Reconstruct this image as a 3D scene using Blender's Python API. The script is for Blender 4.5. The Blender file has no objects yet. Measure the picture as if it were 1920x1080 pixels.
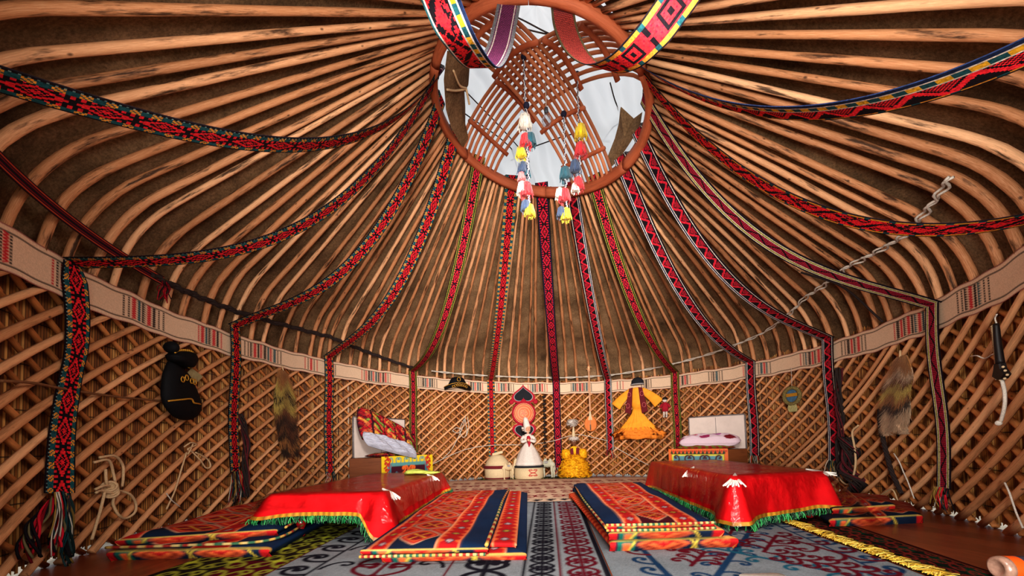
import math
# A felt-roofed nomad tent seen from its doorway: everything is built here in mesh code.
SUN_E=1.15; DOOR_E=55.; EXPO=0.12; WORLD_E=.75
FILL=[('added_high_fill',(.3,.75,2.3),(math.radians(72),0,0),90.,1.2,180),('added_far_fill',(.3,.6,2.1),(math.radians(84),0,0),80.,.9,75),('added_low_fill',(-.1,-1.5,.45),(math.radians(122),0,0),230.,1.2,180)]  # unseen fill lights added to brighten back wall, floor and roof; no real lamps
import bpy, math, random
import numpy as np
from mathutils import Vector
rnd=random.Random(7); RG=np.random.default_rng(5)
scene=bpy.context.scene; COL=scene.collection
A=lambda *v:np.array(v,float)
# ------------------------------------------------------------------ camera model (pixels of the 1920x1080 frame)
F,PITCH,ROLL,CY,CH=714.33,0.0403,0.0247,804.97,0.6246
_c,_s=math.cos(PITCH),math.sin(PITCH)
FW=A(0,_c,_s); U0=A(0,-_s,_c); R0=A(1,0,0)
_cr,_sr=math.cos(ROLL),math.sin(ROLL)
CX=_cr*R0-_sr*U0; CYV=_sr*R0+_cr*U0; CAM=A(0,0,CH)
def ray(px,py): return FW+CX*(px-960)/F+CYV*(CY-py)/F
def at(px,py,Y): d=ray(px,py); return CAM+d*(Y/d[1])
def fl(px,py,z=0.): d=ray(px,py); return CAM+d*((z-CH)/d[2])
# ------------------------------------------------------------------ shape of the tent
WX,WY,WR=0.3317,3.8305,3.3931
def wr(t): return WR*(1+.0593*np.cos(2*t)+.0527*np.sin(2*t)-.0114*np.cos(3*t)-.0098*np.sin(3*t))
def wp(t,z=0.,off=0.): r=wr(t)+off; return A(WX+r*math.sin(t),WY+r*math.cos(t),z)
def zb(t): r=wr(t); return 1.5-.024*r*math.sin(t)+.0249*r*math.cos(t)
def zt(t): return zb(t)+.2365
RX,RY,RR,RZ=0.3015,3.183,.8896,3.423
def rp(t,r=RR,dz=0.):
    dx,dy=r*math.sin(t),r*math.cos(t); return A(RX+dx,RY+dy,RZ-.2138*dx-.0251*dy+dz)
def wallhit(px,py,off=0.):
    d=ray(px,py); prev=None
    for q in np.linspace(.8,12,3000):
        P=CAM+d*(q/d[1]); t=math.atan2(P[0]-WX,P[1]-WY)
        g=math.hypot(P[0]-WX,P[1]-WY)-wr(t)-off
        if prev is not None and prev<0<=g: return t,P
        prev=g
def wpx(px,py,off=-.07): return wallhit(px,py,off)[1]
def wframe(t,z,off):                       # point on the wall, axis to the right, up, axis into the room
    n=A(-math.sin(t),-math.cos(t),0); x=A(math.cos(t),-math.sin(t),0)
    return wp(t,z,off),x,A(0,0,1),n
TS=np.linspace(-2.9,2.9,1200)
_W=np.array([wp(t) for t in TS]); ARC=np.concatenate([[0],np.cumsum(np.linalg.norm(np.diff(_W,axis=0),axis=1))])
def t2s(t): return float(np.interp(t,TS,ARC))
def s2t(s): return float(np.interp(s,ARC,TS))
# ------------------------------------------------------------------ small helpers
def lin(c):
    c=np.asarray(c,float)/255.; return np.where(c<=.04045,c/12.92,((c+.055)/1.055)**2.4)
def rgb(r,g,b): return tuple(float(v) for v in lin((r,g,b)))
class MB:
    def __init__(s): s.v=[]; s.f=[]; s.c=[]; s.uv=[]; s.sm=[]
    def add(s,V,Fs,col=None,uv=None,smooth=True):
        o=len(s.v); s.v+= [tuple(map(float,p)) for p in V]
        for i,f in enumerate(Fs):
            s.f.append(tuple(int(k)+o for k in f)); s.sm.append(smooth)
        n=len(V)
        if col is None: s.c+=[(1,1,1)]*n
        else:
            col=np.asarray(col,float)
            s.c+= [tuple(col)]*n if col.ndim==1 else [tuple(q) for q in col]
        s.uv+= [(0,0)]*n if uv is None else [tuple(q) for q in uv]
        return s
    def box(s,c,size,col=None,ax=None,bev=.0):
        c=A(*c); sx,sy,sz=[q/2 for q in size]
        X,Y,Z=ax if ax is not None else (A(1,0,0),A(0,1,0),A(0,0,1))
        b=min(bev,sx*.9,sy*.9,sz*.9)
        if b<=0:
            V=[c+X*sx*i+Y*sy*j+Z*sz*k for k in(-1,1) for j in(-1,1) for i in(-1,1)]
            return s.add(V,[(0,2,3,1),(4,5,7,6),(0,1,5,4),(2,6,7,3),(0,4,6,2),(1,3,7,5)],col,smooth=False)
        V=[];
        for k in(-1,1):
            for j in(-1,1):
                for i in(-1,1):
                    V+= [c+X*(sx-b)*i+Y*(sy-b)*j+Z*sz*k, c+X*(sx-b)*i+Y*sy*j+Z*(sz-b)*k, c+X*sx*i+Y*(sy-b)*j+Z*(sz-b)*k]
        ix=lambda i,j,k,m:((k>0)*4+(j>0)*2+(i>0))*3+m
        Fs=[]
        for q in(-1,1):
            Fs.append([ix(-1,-1,q,0),ix(1,-1,q,0),ix(1,1,q,0),ix(-1,1,q,0)][::q])
            Fs.append([ix(-1,q,-1,1),ix(-1,q,1,1),ix(1,q,1,1),ix(1,q,-1,1)][::q])
            Fs.append([ix(q,-1,-1,2),ix(q,1,-1,2),ix(q,1,1,2),ix(q,-1,1,2)][::q])
        for a in(-1,1):
            for b2 in(-1,1):
                Fs.append([ix(-1,a,b2,0),ix(1,a,b2,0),ix(1,a,b2,1),ix(-1,a,b2,1)])
                Fs.append([ix(a,-1,b2,0),ix(a,1,b2,0),ix(a,1,b2,2),ix(a,-1,b2,2)])
                Fs.append([ix(a,b2,-1,1),ix(a,b2,1,1),ix(a,b2,1,2),ix(a,b2,-1,2)])
                for k in(-1,1): Fs.append([ix(a,b2,k,0),ix(a,b2,k,1),ix(a,b2,k,2)])
        return s.add(V,Fs,col,smooth=False)
    def tube(s,P,r,n=8,col=None,cap=True,flat=1.,up=None,uoff=0.):
        P=np.asarray(P,float); m=len(P); r=np.broadcast_to(np.asarray(r,float),(m,))
        T=np.gradient(P,axis=0); T/=np.linalg.norm(T,axis=1)[:,None]+1e-12
        u=A(*(up if up is not None else (0,0,1)))
        if up is None and abs(T[0]@u)>.9: u=A(0,1,0) if abs(T[0][1])<.9 else A(1,0,0)
        V=[];uv=[];L=0
        for i in range(m):
            if i: L+=np.linalg.norm(P[i]-P[i-1])
            a=np.cross(T[i],u); a/=np.linalg.norm(a)+1e-12; b=np.cross(a,T[i])
            if up is None: u=b
            for k in range(n):
                w=2*math.pi*k/n
                V.append(P[i]+r[i]*(a*math.cos(w)+b*math.sin(w)*flat)); uv.append((k/n+uoff,L))
        Fs=[(i*n+k,i*n+(k+1)%n,(i+1)*n+(k+1)%n,(i+1)*n+k) for i in range(m-1) for k in range(n)]
        if cap: Fs+= [tuple(range(n))[::-1],tuple((m-1)*n+k for k in range(n))]
        cc=col
        if col is not None and np.ndim(col)==2: cc=np.repeat(np.asarray(col),n,axis=0)
        return s.add(V,Fs,cc,uv)
    def loft(s,rings,col=None,cap=True):
        n=len(rings[0]); V=[p for r in rings for p in r]; m=len(rings)
        Fs=[(i*n+k,i*n+(k+1)%n,(i+1)*n+(k+1)%n,(i+1)*n+k) for i in range(m-1) for k in range(n)]
        if cap: Fs+= [tuple(range(n))[::-1],tuple((m-1)*n+k for k in range(n))]
        cc=col
        if col is not None and np.ndim(col)==2 and len(col)==m: cc=np.repeat(np.asarray(col),n,axis=0)
        return s.add(V,Fs,cc)
    def lathe(s,prof,c=(0,0,0),n=24,col=None,sx=1.,sy=1.,ax=None,fn=None):
        c=A(*c); X,Y,Z=ax if ax is not None else (A(1,0,0),A(0,1,0),A(0,0,1)); R=[]
        for r,z in prof:
            ring=[]
            for k in range(n):
                w=2*math.pi*k/n; rr=r*(fn(w,z) if fn else 1)
                ring.append(c+X*rr*sx*math.cos(w)+Y*rr*sy*math.sin(w)+Z*z)
            R.append(ring)
        return s.loft(R,col)
    def ball(s,c,r,n=12,col=None,sc=(1,1,1),ax=None):
        pr=[(max(1e-4,math.sin(math.pi*i/n)),-math.cos(math.pi*i/n)) for i in range(n+1)]
        X,Y,Z=ax if ax is not None else (A(1,0,0),A(0,1,0),A(0,0,1))
        return s.lathe(pr,c,2*n,col,1,1,(X*r*sc[0],Y*r*sc[1],Z*r*sc[2]))
    def poly(s,pts,th,fr,col=None,dz=0.,bulge=0.):
        O,X,Y,N=fr; n=len(pts); c=np.mean(np.asarray(pts),axis=0)
        f=[O+X*p[0]+Y*p[1]+N*(dz+th) for p in pts]; b=[O+X*p[0]+Y*p[1]+N*dz for p in pts]
        i2=[O+X*(c[0]+(p[0]-c[0])*.9)+Y*(c[1]+(p[1]-c[1])*.9)+N*(dz+th+bulge) for p in pts]
        V=b+f+i2
        Fs=[tuple(2*n+k for k in range(n))]
        for k in range(n):
            j=(k+1)%n; Fs+= [(k,j,n+j,n+k),(n+k,n+j,2*n+j,2*n+k)]
        return s.add(V,Fs,col,smooth=False)
    def build(s,name,m,parent=None,smooth=None):
        me=bpy.data.meshes.new(name); me.from_pydata(s.v,[],s.f); 
        if s.v:
            at_=me.color_attributes.new('Col','FLOAT_COLOR','POINT')
            c=np.ones((len(s.v),4),np.float32); c[:,:3]=np.array(s.c); at_.data.foreach_set('color',c.ravel())
            uvl=me.uv_layers.new(name='UVMap'); li=np.zeros(len(me.loops),np.int32); me.loops.foreach_get('vertex_index',li)
            uvl.data.foreach_set('uv',np.array(s.uv,np.float32)[li].ravel())
            me.polygons.foreach_set('use_smooth',s.sm if smooth is None else [smooth]*len(s.f))
        me.materials.append(m); me.update()
        return link(name,me,parent)
def link(name,data,parent=None):
    o=bpy.data.objects.new(name,data); COL.objects.link(o)
    if parent is not None:
        o.parent=parent; o.matrix_parent_inverse=parent.matrix_world.inverted()
    return o
def tag(o,label=None,cat=None,group=None,kind=None):
    if label: o['label']=label
    if cat: o['category']=cat
    if group: o['group']=group
    if kind: o['kind']=kind
    return o
def empty(name,loc,label,cat,group=None):
    o=bpy.data.objects.new(name,None); o.location=tuple(map(float,loc)); o.empty_display_size=.1; COL.objects.link(o)
    from mathutils import Matrix
    o.matrix_world=Matrix.Translation(Vector(tuple(map(float,loc))))
    return tag(o,label,cat,group)
def struct(o,name=None): o['kind']='structure'; return o
def grid_obj(name,P,C,m,parent=None,smooth=True,face_col=False,closed=False):
    """P (nu,nv,3) points; C colours per point, or per face with face_col"""
    nu,nv=P.shape[:2]; me=bpy.data.meshes.new(name)
    idx=np.arange(nu*nv).reshape(nu,nv)
    q=np.stack([idx[:-1,:-1],idx[1:,:-1],idx[1:,1:],idx[:-1,1:]],-1).reshape(-1,4)
    if closed:
        q2=np.stack([idx[:-1,-1],idx[1:,-1],idx[1:,0],idx[:-1,0]],-1); q=np.concatenate([q,q2])
    me.vertices.add(nu*nv); me.vertices.foreach_set('co',P.reshape(-1).astype(np.float32))
    me.loops.add(len(q)*4); me.loops.foreach_set('vertex_index',q.reshape(-1).astype(np.int32))
    me.polygons.add(len(q)); me.polygons.foreach_set('loop_start',(np.arange(len(q))*4).astype(np.int32))
    try: me.polygons.foreach_set('loop_total',np.full(len(q),4,np.int32))
    except Exception: pass
    me.update(calc_edges=True)
    if C is not None:
        if face_col:
            a=me.color_attributes.new('Col','FLOAT_COLOR','CORNER'); c=np.ones((len(q)*4,4),np.float32)
            c[:,:3]=np.repeat(C.reshape(-1,3),4,axis=0)
        else:
            a=me.color_attributes.new('Col','FLOAT_COLOR','POINT'); c=np.ones((nu*nv,4),np.float32); c[:,:3]=C.reshape(-1,3)
        a.data.foreach_set('color',c.ravel())
    me.polygons.foreach_set('use_smooth',[smooth]*len(q)); me.materials.append(m); me.validate(); me.update()
    return link(name,me,parent)
def spline(pts,n=40):
    P=np.asarray(pts,float); m=len(P)
    if m<3: return np.linspace(P[0],P[-1],n)
    Q=np.vstack([2*P[0]-P[1],P,2*P[-1]-P[-2]]); out=[]
    for u in np.linspace(0,m-1-1e-6,n):
        i=int(u); f=u-i; a,b,c,d=Q[i:i+4]
        out.append(.5*((2*b)+(-a+c)*f+(2*a-5*b+4*c-d)*f*f+(-a+3*b-3*c+d)*f**3))
    return np.array(out)
# ------------------------------------------------------------------ materials
class NT:
    def __init__(s,name):
        s.m=bpy.data.materials.new(name); s.m.use_nodes=True; s.t=s.m.node_tree; s.t.nodes.clear()
        s.out=s.n('ShaderNodeOutputMaterial')
    def n(s,ty,_p=None,**kw):
        nd=s.t.nodes.new(ty)
        for k,v in (_p or {}).items(): setattr(nd,k,v)
        for k,v in kw.items(): s.set(nd,k,v)
        return nd
    def set(s,nd,k,v):
        k=k.replace('_',' ') if isinstance(k,str) and k not in nd.inputs else k
        if isinstance(k,str) and k.startswith('i') and k[1:].isdigit(): k=int(k[1:])
        i=nd.inputs[k]
        if hasattr(v,'is_output'): s.t.links.new(v,i)
        elif isinstance(v,tuple) and len(v)==3 and i.type=='RGBA': i.default_value=v+(1,)
        else: i.default_value=v
    def math(s,op,a,b=0.,c=0.): return s.n('ShaderNodeMath',{'operation':op},i0=a,i1=b,i2=c).outputs[0]
    def noise(s,vec,sc,det=3.,rough=.6): 
        return s.n('ShaderNodeTexNoise',Vector=vec,Scale=sc,Detail=det,Roughness=rough).outputs['Fac']
    def mapv(s,vec,sc,loc=(0,0,0)): return s.n('ShaderNodeMapping',Vector=vec,Scale=sc,Location=loc).outputs[0]
    def ramp(s,fac,stops):
        r=s.n('ShaderNodeValToRGB',Fac=fac); e=r.color_ramp.elements
        while len(e)<len(stops): e.new(.5)
        for q,(p,c) in zip(e,stops): q.position=p; q.color=tuple(c)+(1,)
        return r.outputs[0]
    def mix(s,fac,a,b,mode='MIX'):
        nd=s.n('ShaderNodeMix',{'data_type':'RGBA','blend_type':mode}); s.set(nd,0,fac); s.set(nd,6,a); s.set(nd,7,b); return nd.outputs[2]
    def attr(s,nm='Col'): return s.n('ShaderNodeVertexColor',{'layer_name':nm}).outputs['Color']
    def uv(s): return s.n('ShaderNodeTexCoord').outputs['UV']
    def obj(s): return s.n('ShaderNodeTexCoord').outputs['Object']
    def rand(s): return s.n('ShaderNodeObjectInfo').outputs['Random']
    def bump(s,h,st=.3,d=.01): return s.n('ShaderNodeBump',Height=h,Strength=st,Distance=d).outputs[0]
    def bsdf(s,col,rough=.7,nrm=None,**kw):
        b=s.n('ShaderNodeBsdfPrincipled',Base_Color=col,Roughness=rough,**kw)
        if nrm is not None: s.set(b,'Normal',nrm)
        s.t.links.new(b.outputs[0],s.out.inputs[0]); return s.m
def m_attr(name,rough=.85,noise=.25,nsc=300.,bump=.2,sheen=0.,spec=.3,vary=0.):
    t=NT(name); c=t.attr(); nz=t.noise(t.obj(),nsc,2.)
    c2=t.mix(noise,c,t.mix(1.,c,t.ramp(nz,[(.25,(.35,.35,.35)),(.75,(1.5,1.5,1.5))]),'MULTIPLY'))
    if vary: 
        v=t.ramp(t.noise(t.obj(),6.,3.),[(.3,(1-vary,)*3),(.7,(1+vary,)*3)]); c2=t.mix(1.,c2,v,'MULTIPLY')
    kw={'Specular_IOR_Level':spec}
    if sheen: kw['Sheen_Weight']=sheen
    return t.bsdf(c2,rough,t.bump(nz,bump,.003),**kw)
def m_plain(name,col,rough=.6,noise=.2,nsc=40.,metal=0.,spec=.4,bump=.1,**kw):
    t=NT(name); nz=t.noise(t.obj(),nsc,3.)
    c=t.ramp(nz,[(.3,tuple(q*(1-noise) for q in col)),(.7,tuple(min(1,q*(1+noise)) for q in col))])
    return t.bsdf(c,rough,t.bump(nz,bump,.004),Metallic=metal,Specular_IOR_Level=spec,**kw)
def m_wood(name,dark,mid,light,burn=.5,vs=2.,knots=True):
    t=NT(name); uv=t.uv(); r=t.rand()
    off=t.n('ShaderNodeCombineXYZ',X=t.math('MULTIPLY',r,17.),Y=t.math('MULTIPLY',r,91.)).outputs[0]
    p=t.n('ShaderNodeVectorMath',{'operation':'ADD'},i0=uv,i1=off).outputs[0]
    g=t.noise(t.mapv(p,(14,2.2*vs,1)),3.,6.,.7)
    c=t.ramp(g,[(.28,dark),(.48,mid),(.7,light)])
    c=t.mix(.55,c,t.ramp(r,[(0.,tuple(q*.62 for q in mid)),(.5,mid),(1.,tuple(min(1,q*1.25) for q in light))]))
    big=t.noise(t.mapv(p,(2.2,1.7,1)),1.6,5.,.65)
    c=t.mix(t.math('MULTIPLY',t.ramp(big,[(.53,(0,0,0)),(.64,(1,1,1))]),burn),c,tuple(q*.12 for q in dark))
    if knots:
        k=t.n('ShaderNodeTexVoronoi',Vector=t.mapv(p,(2.,9.,1)),Scale=1.).outputs['Distance']
        c=t.mix(t.ramp(k,[(.05,(.8,.8,.8)),(.13,(0,0,0))]),c,tuple(q*.2 for q in dark))
    return t.bsdf(c,.62,t.bump(g,.5,.004),Specular_IOR_Level=.25)
POLE=m_wood('peeled_pole_wood',rgb(98,58,34),rgb(190,130,88),rgb(232,184,142),.9)
LATH=m_wood('lattice_lath_wood',rgb(128,80,50),rgb(202,142,98),rgb(230,180,136),.35)
RLATH=m_wood('rear_lath_wood',rgb(104,56,26),rgb(180,112,62),rgb(212,148,92),.2)
REDWOOD=m_wood('red_stained_wood',rgb(104,48,28),rgb(166,86,54),rgb(196,118,82),.25,1.,False)
SLAT=m_wood('shanyrak_slat_wood',rgb(120,66,42),rgb(172,104,70),rgb(200,134,96),.08,1.,False)
def m_felt():
    t=NT('brown_roof_felt'); o=t.obj()
    a=t.noise(o,2.2,5.,.65); b=t.noise(t.mapv(o,(60,60,60)),1.,4.,.75); f=t.noise(t.mapv(o,(35,35,90)),1.,6.,.8)
    c=t.ramp(a,[(.3,rgb(84,64,46)),(.55,rgb(136,108,80)),(.75,rgb(164,134,104))])
    c=t.mix(.6,c,t.mix(1.,c,t.ramp(b,[(.3,(.25,.25,.25)),(.7,(1.8,1.75,1.65))]),'MULTIPLY'))
    c=t.mix(t.ramp(f,[(.62,(0,0,0)),(.72,(.5,.5,.5))]),c,rgb(176,152,120))
    return t.bsdf(c,.95,t.bump(f,.8,.02),Specular_IOR_Level=.1)
FELT=m_felt()
def m_reed():
    t=NT('reed_matting'); uv=t.uv(); sx=t.n('ShaderNodeSeparateXYZ',Vector=uv); u,v=sx.outputs[0],sx.outputs[1]
    k=t.math('FLOOR',u); w=t.n('ShaderNodeTexWhiteNoise',{'noise_dimensions':'1D'},W=k).outputs['Value']
    c=t.ramp(w,[(0.,rgb(98,54,22)),(.4,rgb(154,94,42)),(.8,rgb(192,134,70)),(1.,rgb(216,168,102))])
    nz=t.noise(t.n('ShaderNodeCombineXYZ',X=t.math('MULTIPLY',k,3.7),Y=t.math('MULTIPLY',v,2.)).outputs[0],1.,5.,.7)
    c=t.mix(.45,c,t.mix(1.,c,t.ramp(nz,[(.3,(.35,.3,.26)),(.65,(1.2,1.15,1.1))]),'MULTIPLY'))
    fr=t.math('ABSOLUTE',t.math('SUBTRACT',t.math('FRACT',u),.5))
    c=t.mix(t.ramp(fr,[(.27,(0,0,0)),(.43,(.97,.97,.97))]),c,(.012,.007,.004))
    st=t.math('ABSOLUTE',t.math('SUBTRACT',t.math('FRACT',t.math('MULTIPLY',v,4.)),.5))
    c=t.mix(t.ramp(st,[(.012,(.8,.8,.8)),(.02,(0,0,0))]),c,(.01,.006,.004))
    return t.bsdf(c,.6,None,Specular_IOR_Level=.25)
REED=m_reed()
WOVEN=m_attr('woven_wool_band',.9,.35,900.,.3,0,.15)
FELTRUG=m_attr('felt_rug',1.,.4,260.,.4,0,.0,.12)
PRINT=m_attr('printed_velour',.75,.22,120.,.2,0,.12,.15)
CLOTHM=m_attr('cloth_colours',.85,.2,200.,.2,0,.15)
FURM=m_attr('animal_fur',.8,.3,80.,.1,.2,.2)
PAINTM=m_attr('painted_panel',.45,.12,60.,.1,0,.4)
DARK=m_plain('dark_hole',(.01,.008,.006),.9)
ROPEB=m_plain('beige_rope',rgb(196,166,128),.9,.25,200.)
ROPEW=m_plain('white_rope',rgb(198,190,178),.9,.25,200.)
ROPED=m_plain('dark_rope',rgb(46,34,32),.9,.3,200.)
BLACK=m_plain('black_velvet',rgb(15,15,18),.75,.3,60.,spec=.2,bump=.05)
GOLD=m_plain('gold_thread',rgb(190,140,50),.45,.3,150.,metal=.3)
REDV=None
# ================================================================== raster canvas for woven, felted and printed patterns
class Cv:
    def __init__(s,w,h,res,bg):                # w,h in metres, res cells per metre
        s.res=res; s.nx=max(2,int(round(w*res))); s.ny=max(2,int(round(h*res))); s.w=w; s.h=h
        s.a=np.empty((s.nx,s.ny,3)); s.a[:]=bg
    def _win(s,x0,y0,x1,y1):
        i0=max(0,int(x0*s.res)-1); i1=min(s.nx,int(x1*s.res)+2); j0=max(0,int(y0*s.res)-1); j1=min(s.ny,int(y1*s.res)+2)
        if i1<=i0 or j1<=j0: return None
        X=(np.arange(i0,i1)+.5)[:,None]/s.res; Y=(np.arange(j0,j1)+.5)[None,:]/s.res
        return i0,i1,j0,j1,X,Y
    def blend(s,win,d,col):                    # d signed distance in metres (negative inside)
        i0,i1,j0,j1=win[:4]; k=np.clip(.5-d*s.res,0,1)[...,None]
        s.a[i0:i1,j0:j1]=s.a[i0:i1,j0:j1]*(1-k)+np.asarray(col)*k
    def rect(s,x0,y0,x1,y1,col):
        w=s._win(x0,y0,x1,y1)
        if w is None: return
        X,Y=w[4:]; s.blend(w,np.maximum(np.maximum(x0-X,X-x1),np.maximum(y0-Y,Y-y1)),col)
    def disc(s,x,y,r,col,sx=1.,sy=1.):
        w=s._win(x-r*sx,y-r*sy,x+r*sx,y+r*sy)
        if w is None: return
        X,Y=w[4:]; s.blend(w,(np.hypot((X-x)/sx,(Y-y)/sy)-r)*min(sx,sy),col)
    def dia(s,x,y,rx,ry,col,p=1.):
        w=s._win(x-rx,y-ry,x+rx,y+ry)
        if w is None: return
        X,Y=w[4:]; s.blend(w,((np.abs((X-x)/rx)**p+np.abs((Y-y)/ry)**p)-1)*min(rx,ry)*.7,col)
    def line(s,pts,wd,col):
        P=np.asarray(pts,float)
        if len(P)<2: return
        h=np.broadcast_to(np.asarray(wd,float)/2,(len(P),)); m=h.max()
        w=s._win(P[:,0].min()-m,P[:,1].min()-m,P[:,0].max()+m,P[:,1].max()+m)
        if w is None: return
        X,Y=w[4:]; D=None
        for k in range(len(P)-1):
            a,b=P[k],P[k+1]; e=b-a; L=e@e+1e-12
            t=np.clip(((X-a[0])*e[0]+(Y-a[1])*e[1])/L,0,1)
            d=np.hypot(X-a[0]-t*e[0],Y-a[1]-t*e[1])-(h[k]*(1-t)+h[k+1]*t)
            D=d if D is None else np.minimum(D,d)
        s.blend(w,D,col)
    def tri(s,p,col):
        p=np.asarray(p,float); w=s._win(p[:,0].min(),p[:,1].min(),p[:,0].max(),p[:,1].max())
        if w is None: return
        X,Y=w[4:]; D=None
        ar=(p[1]-p[0])[0]*(p[2]-p[0])[1]-(p[1]-p[0])[1]*(p[2]-p[0])[0]
        for k in range(3):
            a,b=p[k],p[(k+1)%3]; e=b-a; L=math.hypot(*e)+1e-9
            d=((X-a[0])*e[1]-(Y-a[1])*e[0])/L*(1 if ar>0 else -1)
            D=d if D is None else np.maximum(D,d)
        s.blend(w,D,col)
    def horn(s,x,y,size,ang,flip,wd,col,turns=1.15):
        """a ram's horn: a stem that curls into a spiral"""
        u=np.linspace(0,1,30); ph=(-.35+.6*u+4.6*u**2.2)*turns/1.15
        dx=np.cumsum(np.cos(ph)*(1-.45*u)); dy=np.cumsum(np.sin(ph)*(1-.45*u)); P=np.stack([dx,dy],1)-A(dx[0],dy[0]); P*=size/np.ptp(P[:,0]).clip(1e-6)
        if flip: P[:,1]*=-1
        c,q=math.cos(ang),math.sin(ang); P=np.stack([x+P[:,0]*c-P[:,1]*q,y+P[:,0]*q+P[:,1]*c],1)
        wdd=np.full(len(P),wd); wdd[-6:]=np.linspace(wd,wd*1.35,6)
        s.line(P,wdd,col)
def kosh(c,x,y,sz,wd,col,four=True):           # four-way ram's horn motif
    for k in range(4 if four else 2):
        a=k*math.pi/2 if four else k*math.pi
        for f in(0,1): c.horn(x,y,sz,a+(.45 if f==0 else -.45),f,wd,col)
    c.dia(x,y,sz*.25,sz*.25,col)
# ================================================================== ground, floor
def m_ground():
    t=NT('pale_dry_ground'); n=t.noise(t.obj(),8.,4.)
    return t.bsdf(t.ramp(n,[(.3,rgb(170,160,140)),(.7,rgb(214,206,190))]),.95)
mb=MB(); mb.box((0,4,-.06),(40,40,.08)); struct(mb.build('ground',m_ground()))
def m_floor():
    t=NT('varnished_red_floorboards'); o=t.obj()
    sx=t.n('ShaderNodeSeparateXYZ',Vector=o); y=sx.outputs[1]; x=sx.outputs[0]
    k=t.math('FLOOR',t.math('MULTIPLY',t.math('ADD',x,t.math('MULTIPLY',y,.55)),4.5))
    w=t.n('ShaderNodeTexWhiteNoise',{'noise_dimensions':'1D'},W=k).outputs['Value']
    rot=t.n('ShaderNodeMapping',Vector=o,Rotation=(0,0,.5),Scale=(22,1.6,1)).outputs[0]
    g=t.noise(rot,1.6,6.,.7)
    c=t.ramp(g,[(.3,rgb(78,34,18)),(.55,rgb(128,60,32)),(.75,rgb(158,86,50))])
    c=t.mix(.4,c,t.ramp(w,[(0,rgb(86,38,20)),(1,rgb(150,76,44))]))
    return t.bsdf(c,.32,t.bump(g,.15,.004),Specular_IOR_Level=.5)
mb=MB(); V=[(WX,WY,0)]; N=96
for k in range(N):
    p=wp(2*math.pi*k/N,0,.02); V.append(p)
V2=[A(*p)-A(0,0,.018) for p in V]
mb.add([A(*p) for p in V]+V2,[(0,1+(k+1)%N,1+k) for k in range(N)]+[(1+k,1+(k+1)%N,N+2+(k+1)%N,N+2+k) for k in range(N)],smooth=False)
struct(mb.build('floor',m_floor()))
# ================================================================== roof: felt, poles, ring
def roof_path(t,off=0.,n=9,up=0.,r_end=.02,z0=-.2):
    B=wp(t,zt(t)+z0,.01); T=rp(t,RR+r_end,.02)
    inw=T-B; inw[2]=0; inw/=np.linalg.norm(inw)
    K=wp(t,zt(t)+.37,0)+inw*.13; L=.34
    d1=(K-B)/np.linalg.norm(K-B); d2=(T-K)/np.linalg.norm(T-K)
    p0=K-d1*L*.9; p2=K+d2*L
    P=[B,(B+p0)/2]
    for q in np.linspace(0,1,n): P.append((1-q)**2*p0+2*q*(1-q)*K+q*q*p2)
    for q in np.linspace(.12,1,9): P.append(p2+(T-p2)*q)
    P=np.array(P)
    if off:
        Tn=np.gradient(P,axis=0); Tn/=np.linalg.norm(Tn,axis=1)[:,None]
        side=np.cross(inw,A(0,0,1)); nn=np.cross(side,Tn); nn/=np.linalg.norm(nn,axis=1)[:,None]
        if nn[-1][2]<0: nn=-nn
        P=P+nn*off
    return P
ts=np.linspace(-math.pi,math.pi,181)
Pf=np.array([roof_path(t,.055+.012*math.sin(t*37)+.01*math.sin(t*61+1),r_end=.0,z0=.0) for t in ts])
struct(grid_obj('ceiling',Pf,None,FELT))
# poles between the bands carry labels that count from a band
BN=[('A',-2.507,"red band sagging across the upper left"),('B',-2.089,"band whose tail hangs left of the black velvet pouch"),('C',-1.593,"band left of the left fur pelt"),
('D',-1.141,"band left of the left bed"),('E',-.661,"band behind the left bed"),('F',-.21,"band above the round felt tent model"),('G',.155,"band right of the orange plaque"),
('H',.43,"band between the lute and the yellow dress"),('I',.766,"band right of the yellow dress"),('J',1.119,"band right of the pink pillow bed"),('K',1.466,"band left of the right fur pelt"),
('L',1.908,"purple-faced band right of the right fur pelt"),('M',2.339,"red band sagging across the right side"),('N',2.724,"navy-edged band crossing the upper right")]
ORD=['first','second','third','fourth','fifth','sixth','seventh','eighth','ninth','tenth','eleventh','twelfth']
prev=None; cnt=0; tp_=[-math.pi+.02]
while tp_[-1]<math.pi-.05: tp_.append(tp_[-1]+2*math.pi/float(np.interp(abs(tp_[-1]-.15),[.9,1.5],[122,98]))*rnd.choice([.8,.9,1.,1.12,1.2]))
for t in tp_:
    P=roof_path(t); n=len(P)
    side=A(math.cos(t),-math.sin(t),0)
    wob=np.array([rnd.uniform(-1,1) for _ in range(5)]); x=np.linspace(0,1,n)
    w=.016*np.interp(x,np.linspace(0,1,5),wob)*np.sin(np.pi*x)**.5
    w+=rnd.uniform(-.03,.03)*np.sin(np.pi*x)
    P=P+side*w[:,None]
    r0=rnd.uniform(.021,.028); r=np.interp(x,[0,.35,1],[r0*.95,r0,r0*.66])*(1+.05*np.array([rnd.uniform(-1,1) for _ in range(n)]))
    mb=MB(); mb.tube(P,r,8,up=side,uoff=rnd.random())
    o=mb.build('roof_pole',POLE)
    b=None
    for nm,tb,ds in BN:
        if t>tb: b=ds
    if b is None: b="doorway edge, left of all bands"
    cnt=cnt+1 if b==prev else 0; prev=b
    side_w="rising to the smoke ring"
    tag(o,f"roof pole, {ORD[min(cnt,11)]} right of the {b}",'roof pole','bent roof poles fanning out from the smoke ring')
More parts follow.
